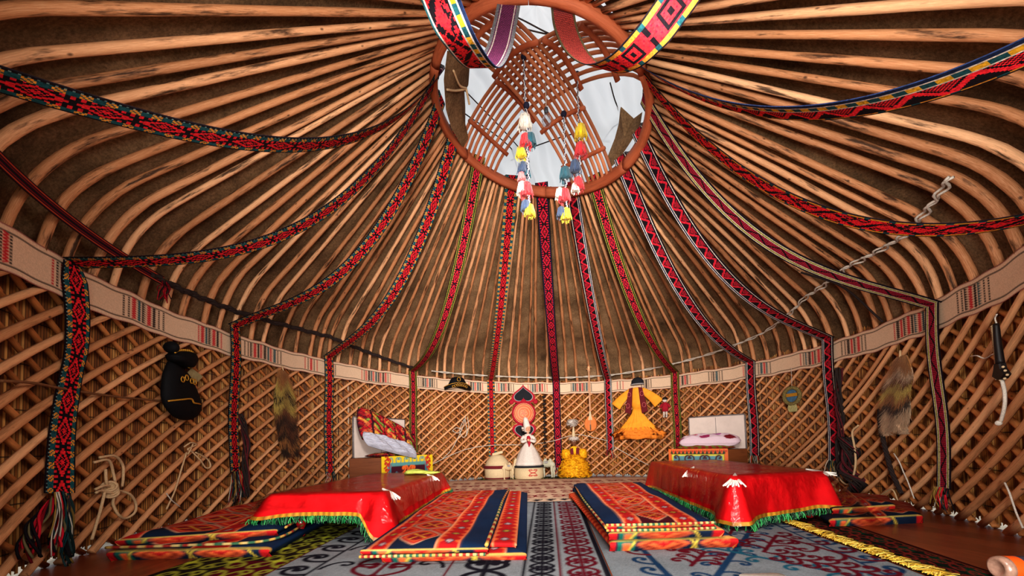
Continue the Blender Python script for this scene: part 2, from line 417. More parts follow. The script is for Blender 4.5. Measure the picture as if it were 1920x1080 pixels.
# smoke ring
ring=empty('smoke_ring',rp(0,0),'round red wooden smoke ring with curved lattice cross at the roof top','roof ring')
def ring_loop(r,dz,n=96): return np.array([rp(2*math.pi*k/n,r,dz) for k in range(n)])
def annulus(sec,n=96,fn=None):                 # closed ring from a section [(dr,dz)]
    P=np.array([[rp(2*math.pi*k/n,RR+a*(1 if fn is None else 1),b) for k in range(n)] for a,b in sec]); return P
for q in range(6):                             # hoop of six bent lengths
    sec=[(-.025,-.04),(.0,-.047),(.03,-.04),(.038,0),(.03,.05),(0,.055),(-.025,.05),(-.032,0)]
    a0=2*math.pi*q/6+.15; m=17; mb=MB()
    rings=[[rp(a0+2*math.pi/6*(.996*j/(m-1)),RR+dr,dz) for dr,dz in sec] for j in range(m)]
    mb.loft(rings); uvv=[]
    for j in range(m): uvv+=[(i/8,j*.058) for i in range(8)]
    mb.uv=uvv; mb.build('hoop_segment',REDWOOD,ring)
# domed cross of slats: two crossing sets
def chord(t0,t1,offs,u,rise):
    a=rp(t0,RR-.01,.02); b=rp(t1,RR-.01,.02); ax=b-a; L=np.linalg.norm(ax[:2]); d=A(ax[0]/L,ax[1]/L,0); nn=A(-d[1],d[0],0)
    c=(a+b)/2; R=RR-.02; o=offs; half=math.sqrt(R*R-o*o)
    cen=rp(0,0); x=u*half
    p=A(RX,RY,0)+d*x+nn*o; dx,dy=p[0]-RX,p[1]-RY
    zz=RZ-.2138*dx-.0251*dy+.03
    e=(1-u*u)
    z=zz+rise*(e**.8)*(1-.25*(o/.3)**2)
    return A(p[0],p[1],z)
def slat_set(t0,t1,nsl,width,rise,bars):
    for i in range(nsl):
        o=width*(i/(nsl-1)-.5)
        us=np.linspace(-1,1,23)
        P=[chord(t0,t1,o*(1-.0*abs(u)),u,rise) for u in us]
        mb=MB(); mb.tube(P,.0165,8,uoff=rnd.random(),flat=.75); mb.build('curved_slat',SLAT,ring)
    for u in bars:
        P=[chord(t0,t1,width*q,u,rise)-A(0,0,.024) for q in np.linspace(-.56,.56,7)]
        mb=MB(); mb.tube(P,.022,8,uoff=rnd.random(),flat=.75); mb.build('crossbar',REDWOOD,ring)
RISE=.34
slat_set(-2.42,.80,9,.44,RISE,(-.74,-.36,.40,.80))
slat_set(-.74,2.36,9,.44,RISE+.06,(-.79,-.33,.33,.74))
# ================================================================== white cover above the ring
def m_tarp():
    t=NT('white_canvas_cover'); o=t.obj()
    d=t.n('ShaderNodeBsdfDiffuse',Color=(.86,.88,.90,1)); tr=t.n('ShaderNodeBsdfTranslucent',Color=(.86,.89,.92,1))
    w=t.n('ShaderNodeTexWave',{'bands_direction':'X'},Vector=t.n('ShaderNodeMapping',Vector=o,Rotation=(0,0,.5)).outputs[0],Scale=1.3,Distortion=4.,Detail=2.,Detail_Scale=1.2).outputs['Fac']
    b=t.bump(w,.5,.09)
    t.set(d,'Normal',b); t.set(tr,'Normal',b)
    mx=t.n('ShaderNodeMixShader',Fac=.62); t.t.links.new(d.outputs[0],mx.inputs[1]); t.t.links.new(tr.outputs[0],mx.inputs[2])
    t.t.links.new(mx.outputs[0],t.out.inputs[0]); return t.m
cv=[]
for a in np.linspace(0,2*math.pi,97)[:-1]:
    row=[]
    for q in np.linspace(0,1,16):
        r=.02+q*1.75; f=.06*math.sin(a*9+q*2)*q+.03*math.sin(a*17+1)*q
        row.append(A(RX+r*math.cos(a),RY+r*math.sin(a),RZ+1.05-.42*q**1.6*1.3+f-.2138*.5*r*math.cos(a)))
    cv.append(row)
cv=np.array(cv); o=grid_obj('ceiling_cover',np.swapaxes(cv,0,1),None,m_tarp(),closed=True); struct(o)
# cords stretched under the cover
mb=MB()
def rope_obj(name,pts,r,mat,label,cat='rope',group=None,n=40,parent=None,ns=6):
    b=MB(); b.tube(spline(pts,n),r,ns); o=b.build(name,mat,parent)
    if label: tag(o,label,cat,group)
    return o
def tarp_pt(px,py,z): return fl(px,py,z)
for pts,lb in (([(970,33),(1060,72),(1160,60)],"thin dark cord under the white cover beside the left loop band"),([(973,52),(1045,66),(1135,61)],"dark cord crossing behind the right loop band near the ring top"),
    ([(872,170),(960,262),(1035,350)],"long dark cord slanting from the left felt flap to the ring front"),([(870,212),(950,270),(1000,330)],"lower dark cord slanting beneath the left felt flap"),
    ([(960,290),(1050,258),(1120,240)],"dark cord running low behind the hanging tassels"),([(1110,262),(1160,225),(1200,200)],"dark cord rising to the right felt flap"),([(1100,240),(1150,243)],"short level dark cord left of the right felt flap"),([(1144,155),(1152,185),(1160,205)],"short cord tying up the tip of the right felt flap")):
    rope_obj('cord',[fl(x,y,RZ+.72) for x,y in pts],.006,ROPED,lb,'cord')
# felt flaps inside the ring
def flap(pxs,label,z=RZ+.22):
    mb=MB(); P=[fl(x,y,z+dz) for x,y,dz in pxs]; c=sum(P)/len(P)
    n=len(P); th=A(.004,-.01,.012); V=P+[p+th for p in P]+[c+A(0,-.04,-.03),c+th]
    Fs=[(k,(k+1)%n,2*n) for k in range(n)]+[((k+1)%n+n,k+n,2*n+1) for k in range(n)]+[(k,k+n,(k+1)%n+n,(k+1)%n) for k in range(n)]
    mb.add(V,Fs,smooth=False); return tag(mb.build('felt_flap',FELT),label,'felt flap')
flap([(838,100,-.1),(862,108,0),(880,130,.12),(878,160,.14),(870,172,.1),(872,205,.1),(872,240,.05),(878,262,.0),(868,278,-.06),(846,240,-.16),(836,205,-.2),(832,150,-.18)],'brown felt flap folded over the left edge of the smoke ring')
flap([(1163,204,.12),(1187,226,.05),(1203,214,.0),(1199,240,-.12),(1180,270,-.16),(1160,300,-.18),(1143,316,-.2),(1137,300,-.1),(1152,262,.05),(1160,232,.1)],'pointed brown felt flap on the right edge of the smoke ring')
rope_obj('tie_rope',[fl(850,132,RZ+.1),fl(862,160,RZ+.14),fl(874,166,RZ+.2),fl(855,170,RZ+.12),fl(838,168,RZ+.02)],.008,ROPEB,'beige rope tied across the left felt flap')
rope_obj('tie_rope',[fl(874,166,RZ+.2),fl(877,180,RZ+.16),fl(880,196,RZ+.13)],.009,ROPEB,'knotted rope end dangling below the left felt flap')
# ================================================================== reed matting (walls) and lattice
def mat_section(name,t0,t1,top):
    s0,s1=t2s(t0),t2s(t1); n=int((s1-s0)/.0205); V=[];uv=[];Fs=[]
    for i in range(n+1):
        for h in (0,.5):
            s=s0+(i+h)*(s1-s0)/(n+1); t=s2t(s); zz=.026+RG.uniform(-.022,.018); tp=zt(t)+top+RG.uniform(-.015,.015)
            o=.052 if h==0 else .044
            for k,z in enumerate((zz,.6,1.2,tp)): V.append(wp(t,z,o)); uv.append((i+h,z))
    m=len(V)//4
    for i in range(m-1):
        for k in range(3): Fs.append((i*4+k,(i+1)*4+k,(i+1)*4+k+1,i*4+k+1))
    b=MB(); b.add(V,Fs,None,uv,smooth=False); return struct(b.build(name,REED))
mat_section('wall_left',-2.78,-1.0,.0); mat_section('wall_back',-1.0,.75,.04); mat_section('wall_right',.75,2.78,.07)
def tanA(t): return float(np.interp(abs(t-.2),[0,.7,1.6,3],[.86,.84,.70,.64]))
PANELS=[(-2.5,-1.626,"lattice wall section at the far left, behind the velvet pouch"),(-1.626,-.661,"lattice wall section behind the left fur pelt and left bed"),(-.661,.43,"lattice wall section at the back, behind the orange plaque"),
 (.43,1.466,"lattice wall section behind the yellow dress and right bed"),(1.466,2.5,"lattice wall section at the far right, behind whip and pelt")]
for t0,t1,lb in PANELS:
    root=empty('lattice_panel',wp((t0+t1)/2,0,-.02),lb+', of crossed peeled laths','lattice','folding lattice wall sections')
    t=t0; nf=0
    while t<t1:
        for dr,off,rr in ((1,-.038,(.0225,.0275)),(-1,.004,(.019,.023))):
            ta=tanA(t); H=zb(t)+.14; L=H/ta; s=t2s(t)+rnd.uniform(-.015,.015); P=[]
            rA=rnd.uniform(*rr); m=18; w1=rnd.uniform(-.02,.02)
            for q in np.linspace(-.5,.5,m):
                ss=s+dr*q*L+w1*math.sin(q*6.28); tt=s2t(min(max(ss,.02),ARC[-1]-.02)); P.append(wp(tt,.012+(q+.5)*H,off))
            mb=MB(); mb.tube(P,np.linspace(rA,rA*.86,m)*(1+.05*RG.uniform(-1,1,m)),7,flat=.8,uoff=rnd.random())
            o=mb.build('lath' if dr>0 else 'rear_lath',LATH if dr>0 else RLATH,root)
        t=s2t(t2s(t)+float(np.interp(abs(t-.15),[.8,1.6],[.143,.168]))/tanA(t))
# ================================================================== embroidered white band round the wall top
CREAM=rgb(216,186,158); C_RED=rgb(190,36,50); C_TEAL=rgb(38,84,92); C_BLK=rgb(34,26,30)
s0,s1=t2s(-2.6),t2s(2.6); Lb=s1-s0; Hb=.2365
cvs=Cv(Lb,Hb,190,CREAM)
nzc=RG.normal(size=cvs.a.shape[:2])
cvs.a*=(1+.05*nzc)[...,None]
for y in (.036,.2): cvs.rect(0,y-.004,Lb,y+.004,C_BLK)
cvs.rect(0,0,Lb,.008,rgb(120,24,36)); cvs.rect(0,Hb-.008,Lb,Hb,rgb(120,24,36))
def motif(x,w,k):
    n=max(3,int(round(w/.045))); pal=[C_BLK,C_RED,C_BLK,C_TEAL,C_RED,C_TEAL,C_BLK,C_RED]
    for i in range(n):
        xc=x-w/2+(i+.5)*w/n; cl=pal[(i+k)%8]; edge=i in(0,n-1)
        y=.048
        while y<.19:
            if edge or (i in (1,n-2) and k%3): cvs.rect(xc-.009,y,xc+.009,y+.0105,C_RED if (edge and k%2) else C_BLK)
            elif (i+k)%3==0: cvs.tri([(xc-.021,y-.001),(xc+.022,y+.004),(xc-.021,y+.017)],cl)
            elif (i+k)%3==1: cvs.line([(xc-.017,y),(xc+.017,y+.008),(xc-.017,y+.016)],.0095,cl)
            else: cvs.dia(xc,y+.007,.021,.0105,cl)
            y+=.0165
for k,(px,wpix) in enumerate([(8,30),(105,26),(268,85),(393,50),(492,74),(583,28),(624,14),(705,58),(802,38),(892,30),(945,40),(1008,40),(1090,42),(1163,16),(1212,22),(1285,24),(1342,30),(1398,10),(1434,28),(1525,52),(1602,52),(1710,70),(1828,70)]):
    y=np.interp(px,[0,268,492,705,892,1090,1285,1434,1602,1710,1828],[480,590,655,705,725,725,712,695,655,620,570])
    ta=wallhit(px-wpix/2,y,-.06); tb=wallhit(px+wpix/2,y,-.06)
    if ta and tb:
        a,b=t2s(ta[0])-s0,t2s(tb[0])-s0; motif((a+b)/2,abs(b-a),k)
nx,ny=cvs.nx,cvs.ny
tt=np.array([s2t(s0+Lb*(i+.5)/nx) for i in range(nx)]); zz=(np.arange(ny)+.5)/ny
ox=WX+(wr(tt)-.062)*np.sin(tt); oy=WY+(wr(tt)-.062)*np.cos(tt); zbv=np.array([zb(t) for t in tt])
sagw=.006*np.sin(np.arange(nx)*.045)+.004*np.sin(np.arange(nx)*.11+2)
Pb=np.stack([np.repeat(ox[:,None],ny,1),np.repeat(oy[:,None],ny,1),zbv[:,None]+sagw[:,None]+zz[None]*Hb],-1)
o=grid_obj('embroidered_band',Pb[:,::-1],cvs.a[:,::-1],CLOTHM); tag(o,'long cream wall band with red and black stitched motifs circling the lattice top','wall band')
# ================================================================== patterned woven bands
WR_=rgb(206,36,46); WB=rgb(26,18,24); WT=rgb(30,78,84); WO=rgb(206,140,52); WN=rgb(28,40,70); WW=rgb(206,196,184); WG=rgb(150,150,60); WM=rgb(130,24,48); WP=rgb(120,66,104)
def band_pat(kind,nL,nW=22):
    a=np.empty((nL,nW,3)); i=np.arange(nL)[:,None]; j=np.arange(nW)[None,:]
    def setm(m,c): a[np.broadcast_to(m,(nL,nW))]=c
    setm(i>=0,WB)
    x=(j-(nW-1)/2)
    per=26; ph=(i%per)-per/2
    def border(w,kinds,side):                 # side 0 left, 1 right
        jj=j if side==0 else nW-1-j
        for (lo,hi,kd) in kinds:
            m=(jj>=lo)&(jj<hi)
            if kd=='t': setm(m,WT)
            elif kd=='to': setm(m,WT); setm(m&((i//5)%2==0)&((i+jj)%3!=0),WO)
            elif kd=='ty': setm(m,WT); setm(m&((i//6)%2==0),rgb(214,160,40))
            elif kd=='ot': setm(m,WO); setm(m&((i//4)%4==0),WT)
            elif kd=='w': setm(m,WW)
            elif kd=='n': setm(m,WN)
            elif kd=='g': setm(m,WG)
            elif kd=='dot': setm(m,WB); setm(m&(i%3==0),rgb(110,140,140))
            elif kd=='k': setm(m,WB)
    def diamonds(lo,hi,red=WR_):
        c=(lo+hi-1)/2; h=(hi-lo)/2; d=np.abs(j-c)/h+np.abs(ph)/(per/2)
        m=(j>=lo)&(j<hi); setm(m,WB)
        setm(m&(d<.95)&(d>.62),red); setm(m&(d<.42)&((i+j)%2==0),red); setm(m&(d<.2),red)
        setm(m&(d>1.2)&(np.abs(j-c)>h*.45)&((i//2)%2==0),red)
    def zig(lo,hi,red=WR_,per2=20):
        m=(j>=lo)&(j<hi); h=hi-lo; z=np.abs((i%per2)-per2/2)/(per2/2)*h
        setm(m,WB); setm(m&(np.abs((j-lo)-z)<2.2),red); setm(m&((j-lo)<z-4)&((i+j)%2==0),red)
    def hooks(lo,hi,red,big=26):               # large hooked scrolls
        bm=["###.......####","####.....##..#",".####....#...#","..####...##.##","...####...###.","....####......",".###.####.....","##.##.####....","#...#..####...","#..##...####..","####.....####.",".##.......####"]
        B=np.array([[ch=='#' for ch in r_] for r_ in bm]); h=hi-lo; m=(j>=lo)&(j<hi)
        pi=((i%big)*len(bm)//big)%len(bm); qj=np.clip((j-lo)*14//h,0,13); fl_=(i//big)%2
        k=np.where(fl_==0,B[pi,qj],B[pi,13-qj]); setm(m,red)
        setm(m&k&((i+j)%9!=0),WB); setm(m&~k&(i%4==0)&(j%3==0),WM)
    def cross(lo,hi,red,big=30):
        m=(j>=lo)&(j<hi); h=hi-lo; p=(i%big)-big/2; q=j-(lo+hi-1)/2
        setm(m,red)
        bx=np.maximum(np.abs(p)/1.2,np.abs(q)); k=((bx>h*.28)&(bx<h*.4))|((np.abs(p)<1.6)&(np.abs(q)<2.2))|(np.abs(p)>big/2-1.6)&(np.abs(q)>1.2)
        setm(m&k,WB); setm(m&~k&((i+j)%5==0)&(i%2==0),WM)
    if kind=='teal':   border(0,[(0,1,'k'),(1,2,'dot'),(2,6,'to')],0); border(0,[(0,1,'k'),(1,4,'to')],1); diamonds(6,nW-4)
    elif kind=='green':border(0,[(0,1,'k'),(1,2,'g'),(2,4,'k'),(4,5,'g')],0); border(0,[(0,1,'k'),(1,2,'g'),(2,4,'k'),(4,5,'g')],1); diamonds(5,nW-5,rgb(190,34,56))
    elif kind=='checks':border(0,[(0,5,'to')],0); border(0,[(0,5,'to')],1); diamonds(5,nW-5)
    elif kind=='plain':border(0,[(0,2,'k'),(2,3,'n')],0); border(0,[(0,2,'k'),(2,3,'n')],1); diamonds(3,nW-3,rgb(186,32,54))
    elif kind=='zig':  border(0,[(0,2,'k'),(2,3,'w'),(3,4,'k')],0); border(0,[(0,1,'k'),(1,2,'w'),(2,4,'n'),(4,5,'w')],1); zig(5,nW-5,rgb(186,34,52))
    elif kind=='navy': border(0,[(0,3,'n'),(3,4,'w'),(4,8,'ty'),(8,9,'w')],0); border(0,[(0,1,'k'),(1,2,'ot')],1); zig(9,nW-2,rgb(232,44,56),24)
    elif kind=='bigN': border(0,[(0,2,'n'),(2,3,'w'),(3,6,'ty'),(6,7,'w')],0); border(0,[(0,1,'t'),(1,2,'w')],1); hooks(7,nW-2,rgb(214,40,48),26)
    elif kind=='bigO': border(0,[(0,1,'k'),(1,4,'ot')],0); border(0,[(0,1,'k'),(1,4,'ot')],1); cross(4,nW-4,rgb(214,42,50))
    elif kind=='orange':border(0,[(0,1,'k'),(1,3,'ot')],0); border(0,[(0,1,'k'),(1,3,'ot')],1); hooks(3,nW-3,rgb(224,36,46),20)
    elif kind=='purple':border(0,[(0,2,'k'),(2,3,'w'),(3,5,'g'),(5,6,'w')],0); border(0,[(0,2,'k'),(2,3,'w'),(3,5,'g'),(5,6,'w')],1); m=(j>=6)&(j<nW-6); setm(m,rgb(170,34,54)); setm(m&(i%2==0),rgb(96,26,50)); setm(m&(np.abs(np.abs((i%30)-15)-(j-6)*1.6)<2.),WB)
    elif kind=='revP': setm(i>=0,rgb(88,44,80)); setm((i+j*3)%5<2,rgb(128,58,92)); setm((j<3)|(j>nW-4),rgb(120,120,124)); setm((j==4)|(j==nW-5),WW)
    elif kind=='revR': setm(i>=0,rgb(120,44,44)); setm((i*2+j)%7<3,rgb(176,74,62)); setm((j<2)|(j>nW-3),rgb(96,84,60))
    return a*(1+.18*RG.normal(size=(nL,nW,1)))
def ribbon(name,C,W,N,front,parent,rev='revP',nW=22,width=.14,kind_rows=None,twist=None):
    """C centres, W unit width direction, N unit normal (towards the patterned face)"""
    n=len(C); u=(np.linspace(0,1,nW+1)-.5)*width
    P=C[:,None,:]+W[:,None,:]*u[None,:,None]
    f=front if front.shape[0]==n-1 else front[:n-1]
    b=band_pat(rev,n-1,nW)
    P2=P-N[:,None,:]*.004
    # one closed strip: front face, edges and reverse face
    PP=np.concatenate([P,P2[:,::-1]],1); edge=f[:,-1:],f[:,:1]
    CC=np.concatenate([f,edge[0],b[:,::-1],edge[1]],1)
    me=PP.shape
    # closed grid: colour rows per face, last column closes the strip
    nu,nv=PP.shape[:2]; idx=np.arange(nu*nv).reshape(nu,nv); idn=np.roll(idx,-1,1)
    q=np.stack([idx[:-1],idx[1:],idn[1:],idn[:-1]],-1).reshape(-1,4)
    m=bpy.data.meshes.new(name); m.from_pydata(PP.reshape(-1,3).tolist(),[],q.tolist())
    a=m.color_attributes.new('Col','FLOAT_COLOR','CORNER'); c=np.ones((len(q)*4,4),np.float32); c[:,:3]=np.repeat(np.clip(CC.reshape(-1,3),0,1),4,axis=0)
    a.data.foreach_set('color',c.ravel()); m.materials.append(WOVEN); m.polygons.foreach_set('use_smooth',[False]*len(q)); m.update()
    return link(name,m,parent)
CELL=.0068
def resample(C,step=CELL):
    L=np.concatenate([[0],np.cumsum(np.linalg.norm(np.diff(C,axis=0),axis=1))]); n=int(L[-1]/step)
    x=np.linspace(0,L[-1],n); return np.stack([np.interp(x,L,C[:,k]) for k in range(3)],1)
def frames(C,Wv,flip=1):
    T=np.gradient(C,axis=0); T/=np.linalg.norm(T,axis=1)[:,None]+1e-9
    W=np.asarray(Wv,float); W=np.broadcast_to(W,C.shape).copy(); W-=T*(W*T).sum(1)[:,None]; W/=np.linalg.norm(W,axis=1)[:,None]
    N=np.cross(W,T); N*=flip/np.linalg.norm(N,axis=1)[:,None]; return W,N
def catenary(tR,tW,sag,sk,zo,n=400,rtop=.075):
    Aa=rp(tR,RR-.05,rtop); B=wp(tW,zt(tW)+zo,-.085); s=np.linspace(0,1,n)[:,None]; P=Aa*(1-s)+B*s
    P[:,2]-=sag*4*(s*(1-s)*(1+sk*(s-.5)))[:,0]
    # over the ring: a short wrap
    pre=np.array([rp(tR,RR+.05,.085),rp(tR,RR,.095)]); return np.vstack([pre,P])
QB=dict(A=(-1.779,-2.507,.465,-.648,.063),B=(-1.816,-2.089,.59,-.669,-.016),C=(-1.534,-1.593,.579,-1.037,.066),D=(-1.147,-1.141,.555,-.929,.031),E=(-.742,-.661,.61,-.592,.054),F=(-.278,-.21,.27,-.24,.011),
G=(.099,.155,.285,.01,.017),H=(.476,.43,.237,.055,.012),I=(.77,.766,.436,-.479,.025),J=(1.188,1.119,.464,-.533,-.002),K=(1.568,1.466,.478,-.882,.039),L=(1.929,1.908,.446,-.932,-.046),M=(2.179,2.339,.508,-.067,.005),N=(2.251,2.724,.399,.295,.108))
BI=dict(A=('teal',None,1,'patterned red band with teal edge sagging across the upper left roof'),
B=('teal',.42,1,'patterned red and teal band whose tail hangs left of the black velvet pouch'),
C=('teal',.42,1,'patterned red and teal band hanging between the velvet pouch and left fur pelt'),
D=('teal',.30,1,'patterned red band with teal edge hanging between left fur pelt and left bed'),
E=('green',.42,1,'red diamond band with yellow-green edges hanging behind the left bed'),
F=('checks',.28,1,'red band with teal checked edges hanging above the round felt tent model'),
G=('plain',.16,1,'dark-edged red diamond band hanging straight down right of the orange plaque'),
H=('zig',.48,1,'red zigzag band hanging between the lute and the yellow dress'),
I=('green',.40,-1,'red band with yellow-green edges hanging right of the yellow dress'),
J=('zig',.38,-1,'red zigzag band hanging right of the bed with the pink pillow'),
K=('zig',.36,-1,'red zigzag band hanging just left of the right fur pelt'),
L=('purple',.22,-1,'purple-faced band hanging right of the right fur pelt, with frayed tail'),
M=('orange',None,-1,'bright red band with orange edges sagging across the right side'),
N=('navy',None,-1,'red band with navy and yellow-checked edge crossing the upper right'))
STRANDC=[rgb(190,30,44),rgb(26,20,24),rgb(28,66,72),rgb(150,120,60),rgb(60,50,50),rgb(196,186,170)]
def strands(c,X,Z,N,width,length,num,parent,name='fringe',cols=None,spread=.5,seed=0,rad=.0035,tip=None):
    r=random.Random(seed); mb=MB(); cols=cols or STRANDC
    for k in range(num):
        a=(k/(num-1)-.5)*width; L=length*r.uniform(.65,1.1); p=c+X*a+N*r.uniform(-.004,.012)
        d=X*(a*spread+r.uniform(-.03,.03)); 
        P=[p,p-Z*L*.3+d*.3+N*r.uniform(0,.02),p-Z*L*.65+d*.8+X*r.uniform(-.02,.02)+N*r.uniform(0,.02),p-Z*L+d*1.1+X*r.uniform(-.03,.03)]
        mb.tube(spline(P,9),rad*r.uniform(.7,1.4),4,cols[r.randrange(len(cols))])
    return mb.build(name,WOVEN,parent)
for k,(kind,zend,flip,lb) in BI.items():
    tR,tW,sag,sk,zo=QB[k]; Cr=catenary(tR,tW,sag,sk,zo)
    root=empty('woven_band',Cr[-1],lb,'woven band','patterned woven bands hung from the smoke ring')
    wid=.14 if k not in 'MN' else .15
    C=resample(Cr); rad=A(C[-1][0]-RX,C[-1][1]-RY,0); rad/=np.linalg.norm(rad); Wd=np.cross(A(0,0,1),rad)*-1
    # width points so that column 0 (the showy edge) faces up where the band is seen from the side
    if flip<0: Wd=-Wd
    W,N=frames(C,Wd); 
    if N[len(N)//2][2]>0: N=-N
    ribbon('roof_strap',C,W,N,band_pat(kind,len(C)-1),root,'revP',width=wid)
    if zend is not None:
        z1=C[-1][2]; O,X,Z,Nn=wframe(tW,z1,-.09)
        n=int((z1-zend)/CELL); z=np.linspace(z1+.004,zend,n); dr={'B':.05,'C':.0}.get(k,.0)
        Ct=np.stack([O+A(0,0,q-z1)+Nn*(.012*math.sin((z1-q)*5))+X*(dr*math.sin(min(1,(z1-q)/.45)*1.57)-(.17*max(0,(z1-q)-.5) if k=='B' else 0)) for q in z])
        Wt=np.broadcast_to(X*(1 if flip>0 else -1),Ct.shape); 
        if k=='B':                             # the first tail is folded and narrows at its end
            ang=np.interp(z1-z,[0,.1,.45,.6,1.3],[.15,.5,.42,.3,.55]); Wt=np.cos(ang)[:,None]*X+np.sin(ang)[:,None]*Nn
        W2,N2=frames(Ct,Wt)
        if (N2[0]@Nn)<0: N2=-N2
        ws=ribbon('wall_strap',Ct,W2,N2,band_pat(kind,n-1),root,'revP',width=wid)
        flen={'B':.34,'C':.30,'L':.17,'J':.2,'H':.16,'D':.18,'K':.22}.get(k,.12)
        strands(Ct[-1]+A(0,0,.01),X,A(0,0,1),Nn,wid*.9,flen,26 if k in 'BCL' else 16,ws,seed=ord(k))
# two bands looping from the ring towards the doorway, close to the camera
def free_band(name,pts,kind,lb,wd0,wd1,width=.15,flip=1,rev='revP'):
    C=resample(spline(pts,300),.0068); x=np.linspace(0,1,len(C))[:,None]; W0=A(*wd0)*(1-x)+A(*wd1)*x
    W,N=frames(C,W0,flip)
    root=empty('woven_band',C[0],lb,'woven band','patterned woven bands hung from the smoke ring')
    ribbon('roof_strap',C,W,N,band_pat(kind,len(C)-1),root,rev,width=width)
def free_band2(pts,kind,lb,wd0,wd1,width,rev):
    C=resample(spline([at(*p) for p in pts],300)); x=np.linspace(0,1,len(C))[:,None]; W0=A(*wd0)*(1-x)+A(*wd1)*x
    W,N=frames(C,W0); q=int(len(C)*.7)
    if N[q]@(CAM-C[q])<0: N=-N
    root=empty('woven_band',C[0],lb,'woven band','patterned woven bands hung from the smoke ring')
    ribbon('roof_strap',C,W,N,band_pat(kind,len(C)-1),root,rev,width=width)
free_band2([(955,4,2.36),(947,45,2.27),(934,95,2.08),(908,128,1.85),(866,84,1.55),(826,0,1.38),(795,-110,1.2),(765,-260,1.0)],'bigN','wide red scroll-patterned band with yellow-checked edge looping down left of the ring top',(-1,0,0),(-1,.1,.12),.15,'revP')
free_band2([(1054,12,2.38),(1061,55,2.27),(1083,100,2.1),(1122,128,1.92),(1168,118,1.75),(1218,72,1.6),(1265,10,1.5),(1310,-60,1.4),(1380,-190,1.2)],'bigO','wide red cross-patterned band with orange edges looping down right of the ring top',(1,0,0),(1,.25,-.3),.15,'revR')
# ================================================================== rugs
RGREY=rgb(132,137,141); RDK=rgb(34,32,40); RRED=rgb(96,28,40); RBLU=rgb(36,62,92); RTEAL=rgb(40,92,112)
def rug(name,quad,res,draw,bg,label,z=.006,cat='rug',w=None,l=None,mat=None):
    q=[A(*p) for p in quad]; w=w or np.linalg.norm(q[1]-q[0]); l=l or np.linalg.norm(q[3]-q[0])
    c=Cv(w,l,res,bg); c.a*=(1+.06*RG.normal(size=c.a.shape[:2]))[...,None]; draw(c,w,l)
    u=np.linspace(0,1,c.nx)[:,None,None]; v=np.linspace(0,1,c.ny)[None,:,None]
    P=(1-u)*(1-v)*q[0]+u*(1-v)*q[1]+u*v*q[2]+(1-u)*v*q[3]
    nz=.002*np.sin(P[...,0]*9+P[...,1]*5)
    P=np.concatenate([P,np.full(P.shape[:2]+(1,),z)],-1); P[...,2]+=nz
    P[0,:,2]=P[-1,:,2]=P[:,0,2]=P[:,-1,2]=.0015
    o=grid_obj(name,P,c.a,mat or FELTRUG); return tag(o,label,cat)
def scroll_col(c,x,y0,y1,step,sz,wd,col,flipx=False,spine=True,ph=0.):
    """a vertical run of mirrored ram's horns around a spine"""
    y=y0+ph
    while y<y1:
        for a in (.75,math.pi-.75):
            f=a>1.5; c.horn(x,y,sz,a,f,wd,col); c.horn(x,y,sz,-a,not f,wd,col)
        c.line([(x,y-step*.5),(x,y+step*.5)],wd*.8,col); c.dia(x,y,sz*.2,sz*.26,col)
        y+=step
def grey_left(c,w,l):
    xs=[0.,.19,.82,1.36,1.62]
    for x,cl,wd in ((.20,RDK,.016),(.86,RRED,.012),(1.22,RDK,.014),(1.39,RRED,.012),(w-.02,RDK,.03)): 
        c.line([(x,0),(x*.985+.02,l)],wd,cl)
    for k,y in enumerate(np.arange(.08,l-.1,.21)):
        c.horn(.195,y,.15,math.pi-.3,1,.028,RDK); c.horn(.02,y+.1,.13,.3,1,.028,RDK)
    scroll_col(c,.53,.15,l-.1,.36,.21,.026,RRED)
    for y in np.arange(.33,l-.1,.36):
        for sx in(-1,1): c.horn(.53+sx*.30,y-.05,.15,math.pi/2+sx*.5,sx<0,.022,RDK); 
    scroll_col(c,1.04,.12,l-.1,.27,.15,.034,RDK)
    scroll_col(c,1.305,.2,l-.15,.17,.083,.022,RDK); scroll_col(c,1.495,.12,l-.15,.21,.105,.024,RRED)
    c.rect(0,l-.09,w,l-.075,RDK); 
    for x in np.arange(.05,w,.12): c.horn(x,l-.05,.08,0,0,.014,RDK)
tag_=rug('felt_rug',[(-1.26,1.0),(.36,1.0),(.70,4.12),(-1.24,4.25)],120,grey_left,RGREY,'grey felt rug with dark and wine scroll columns running down the middle of the floor')
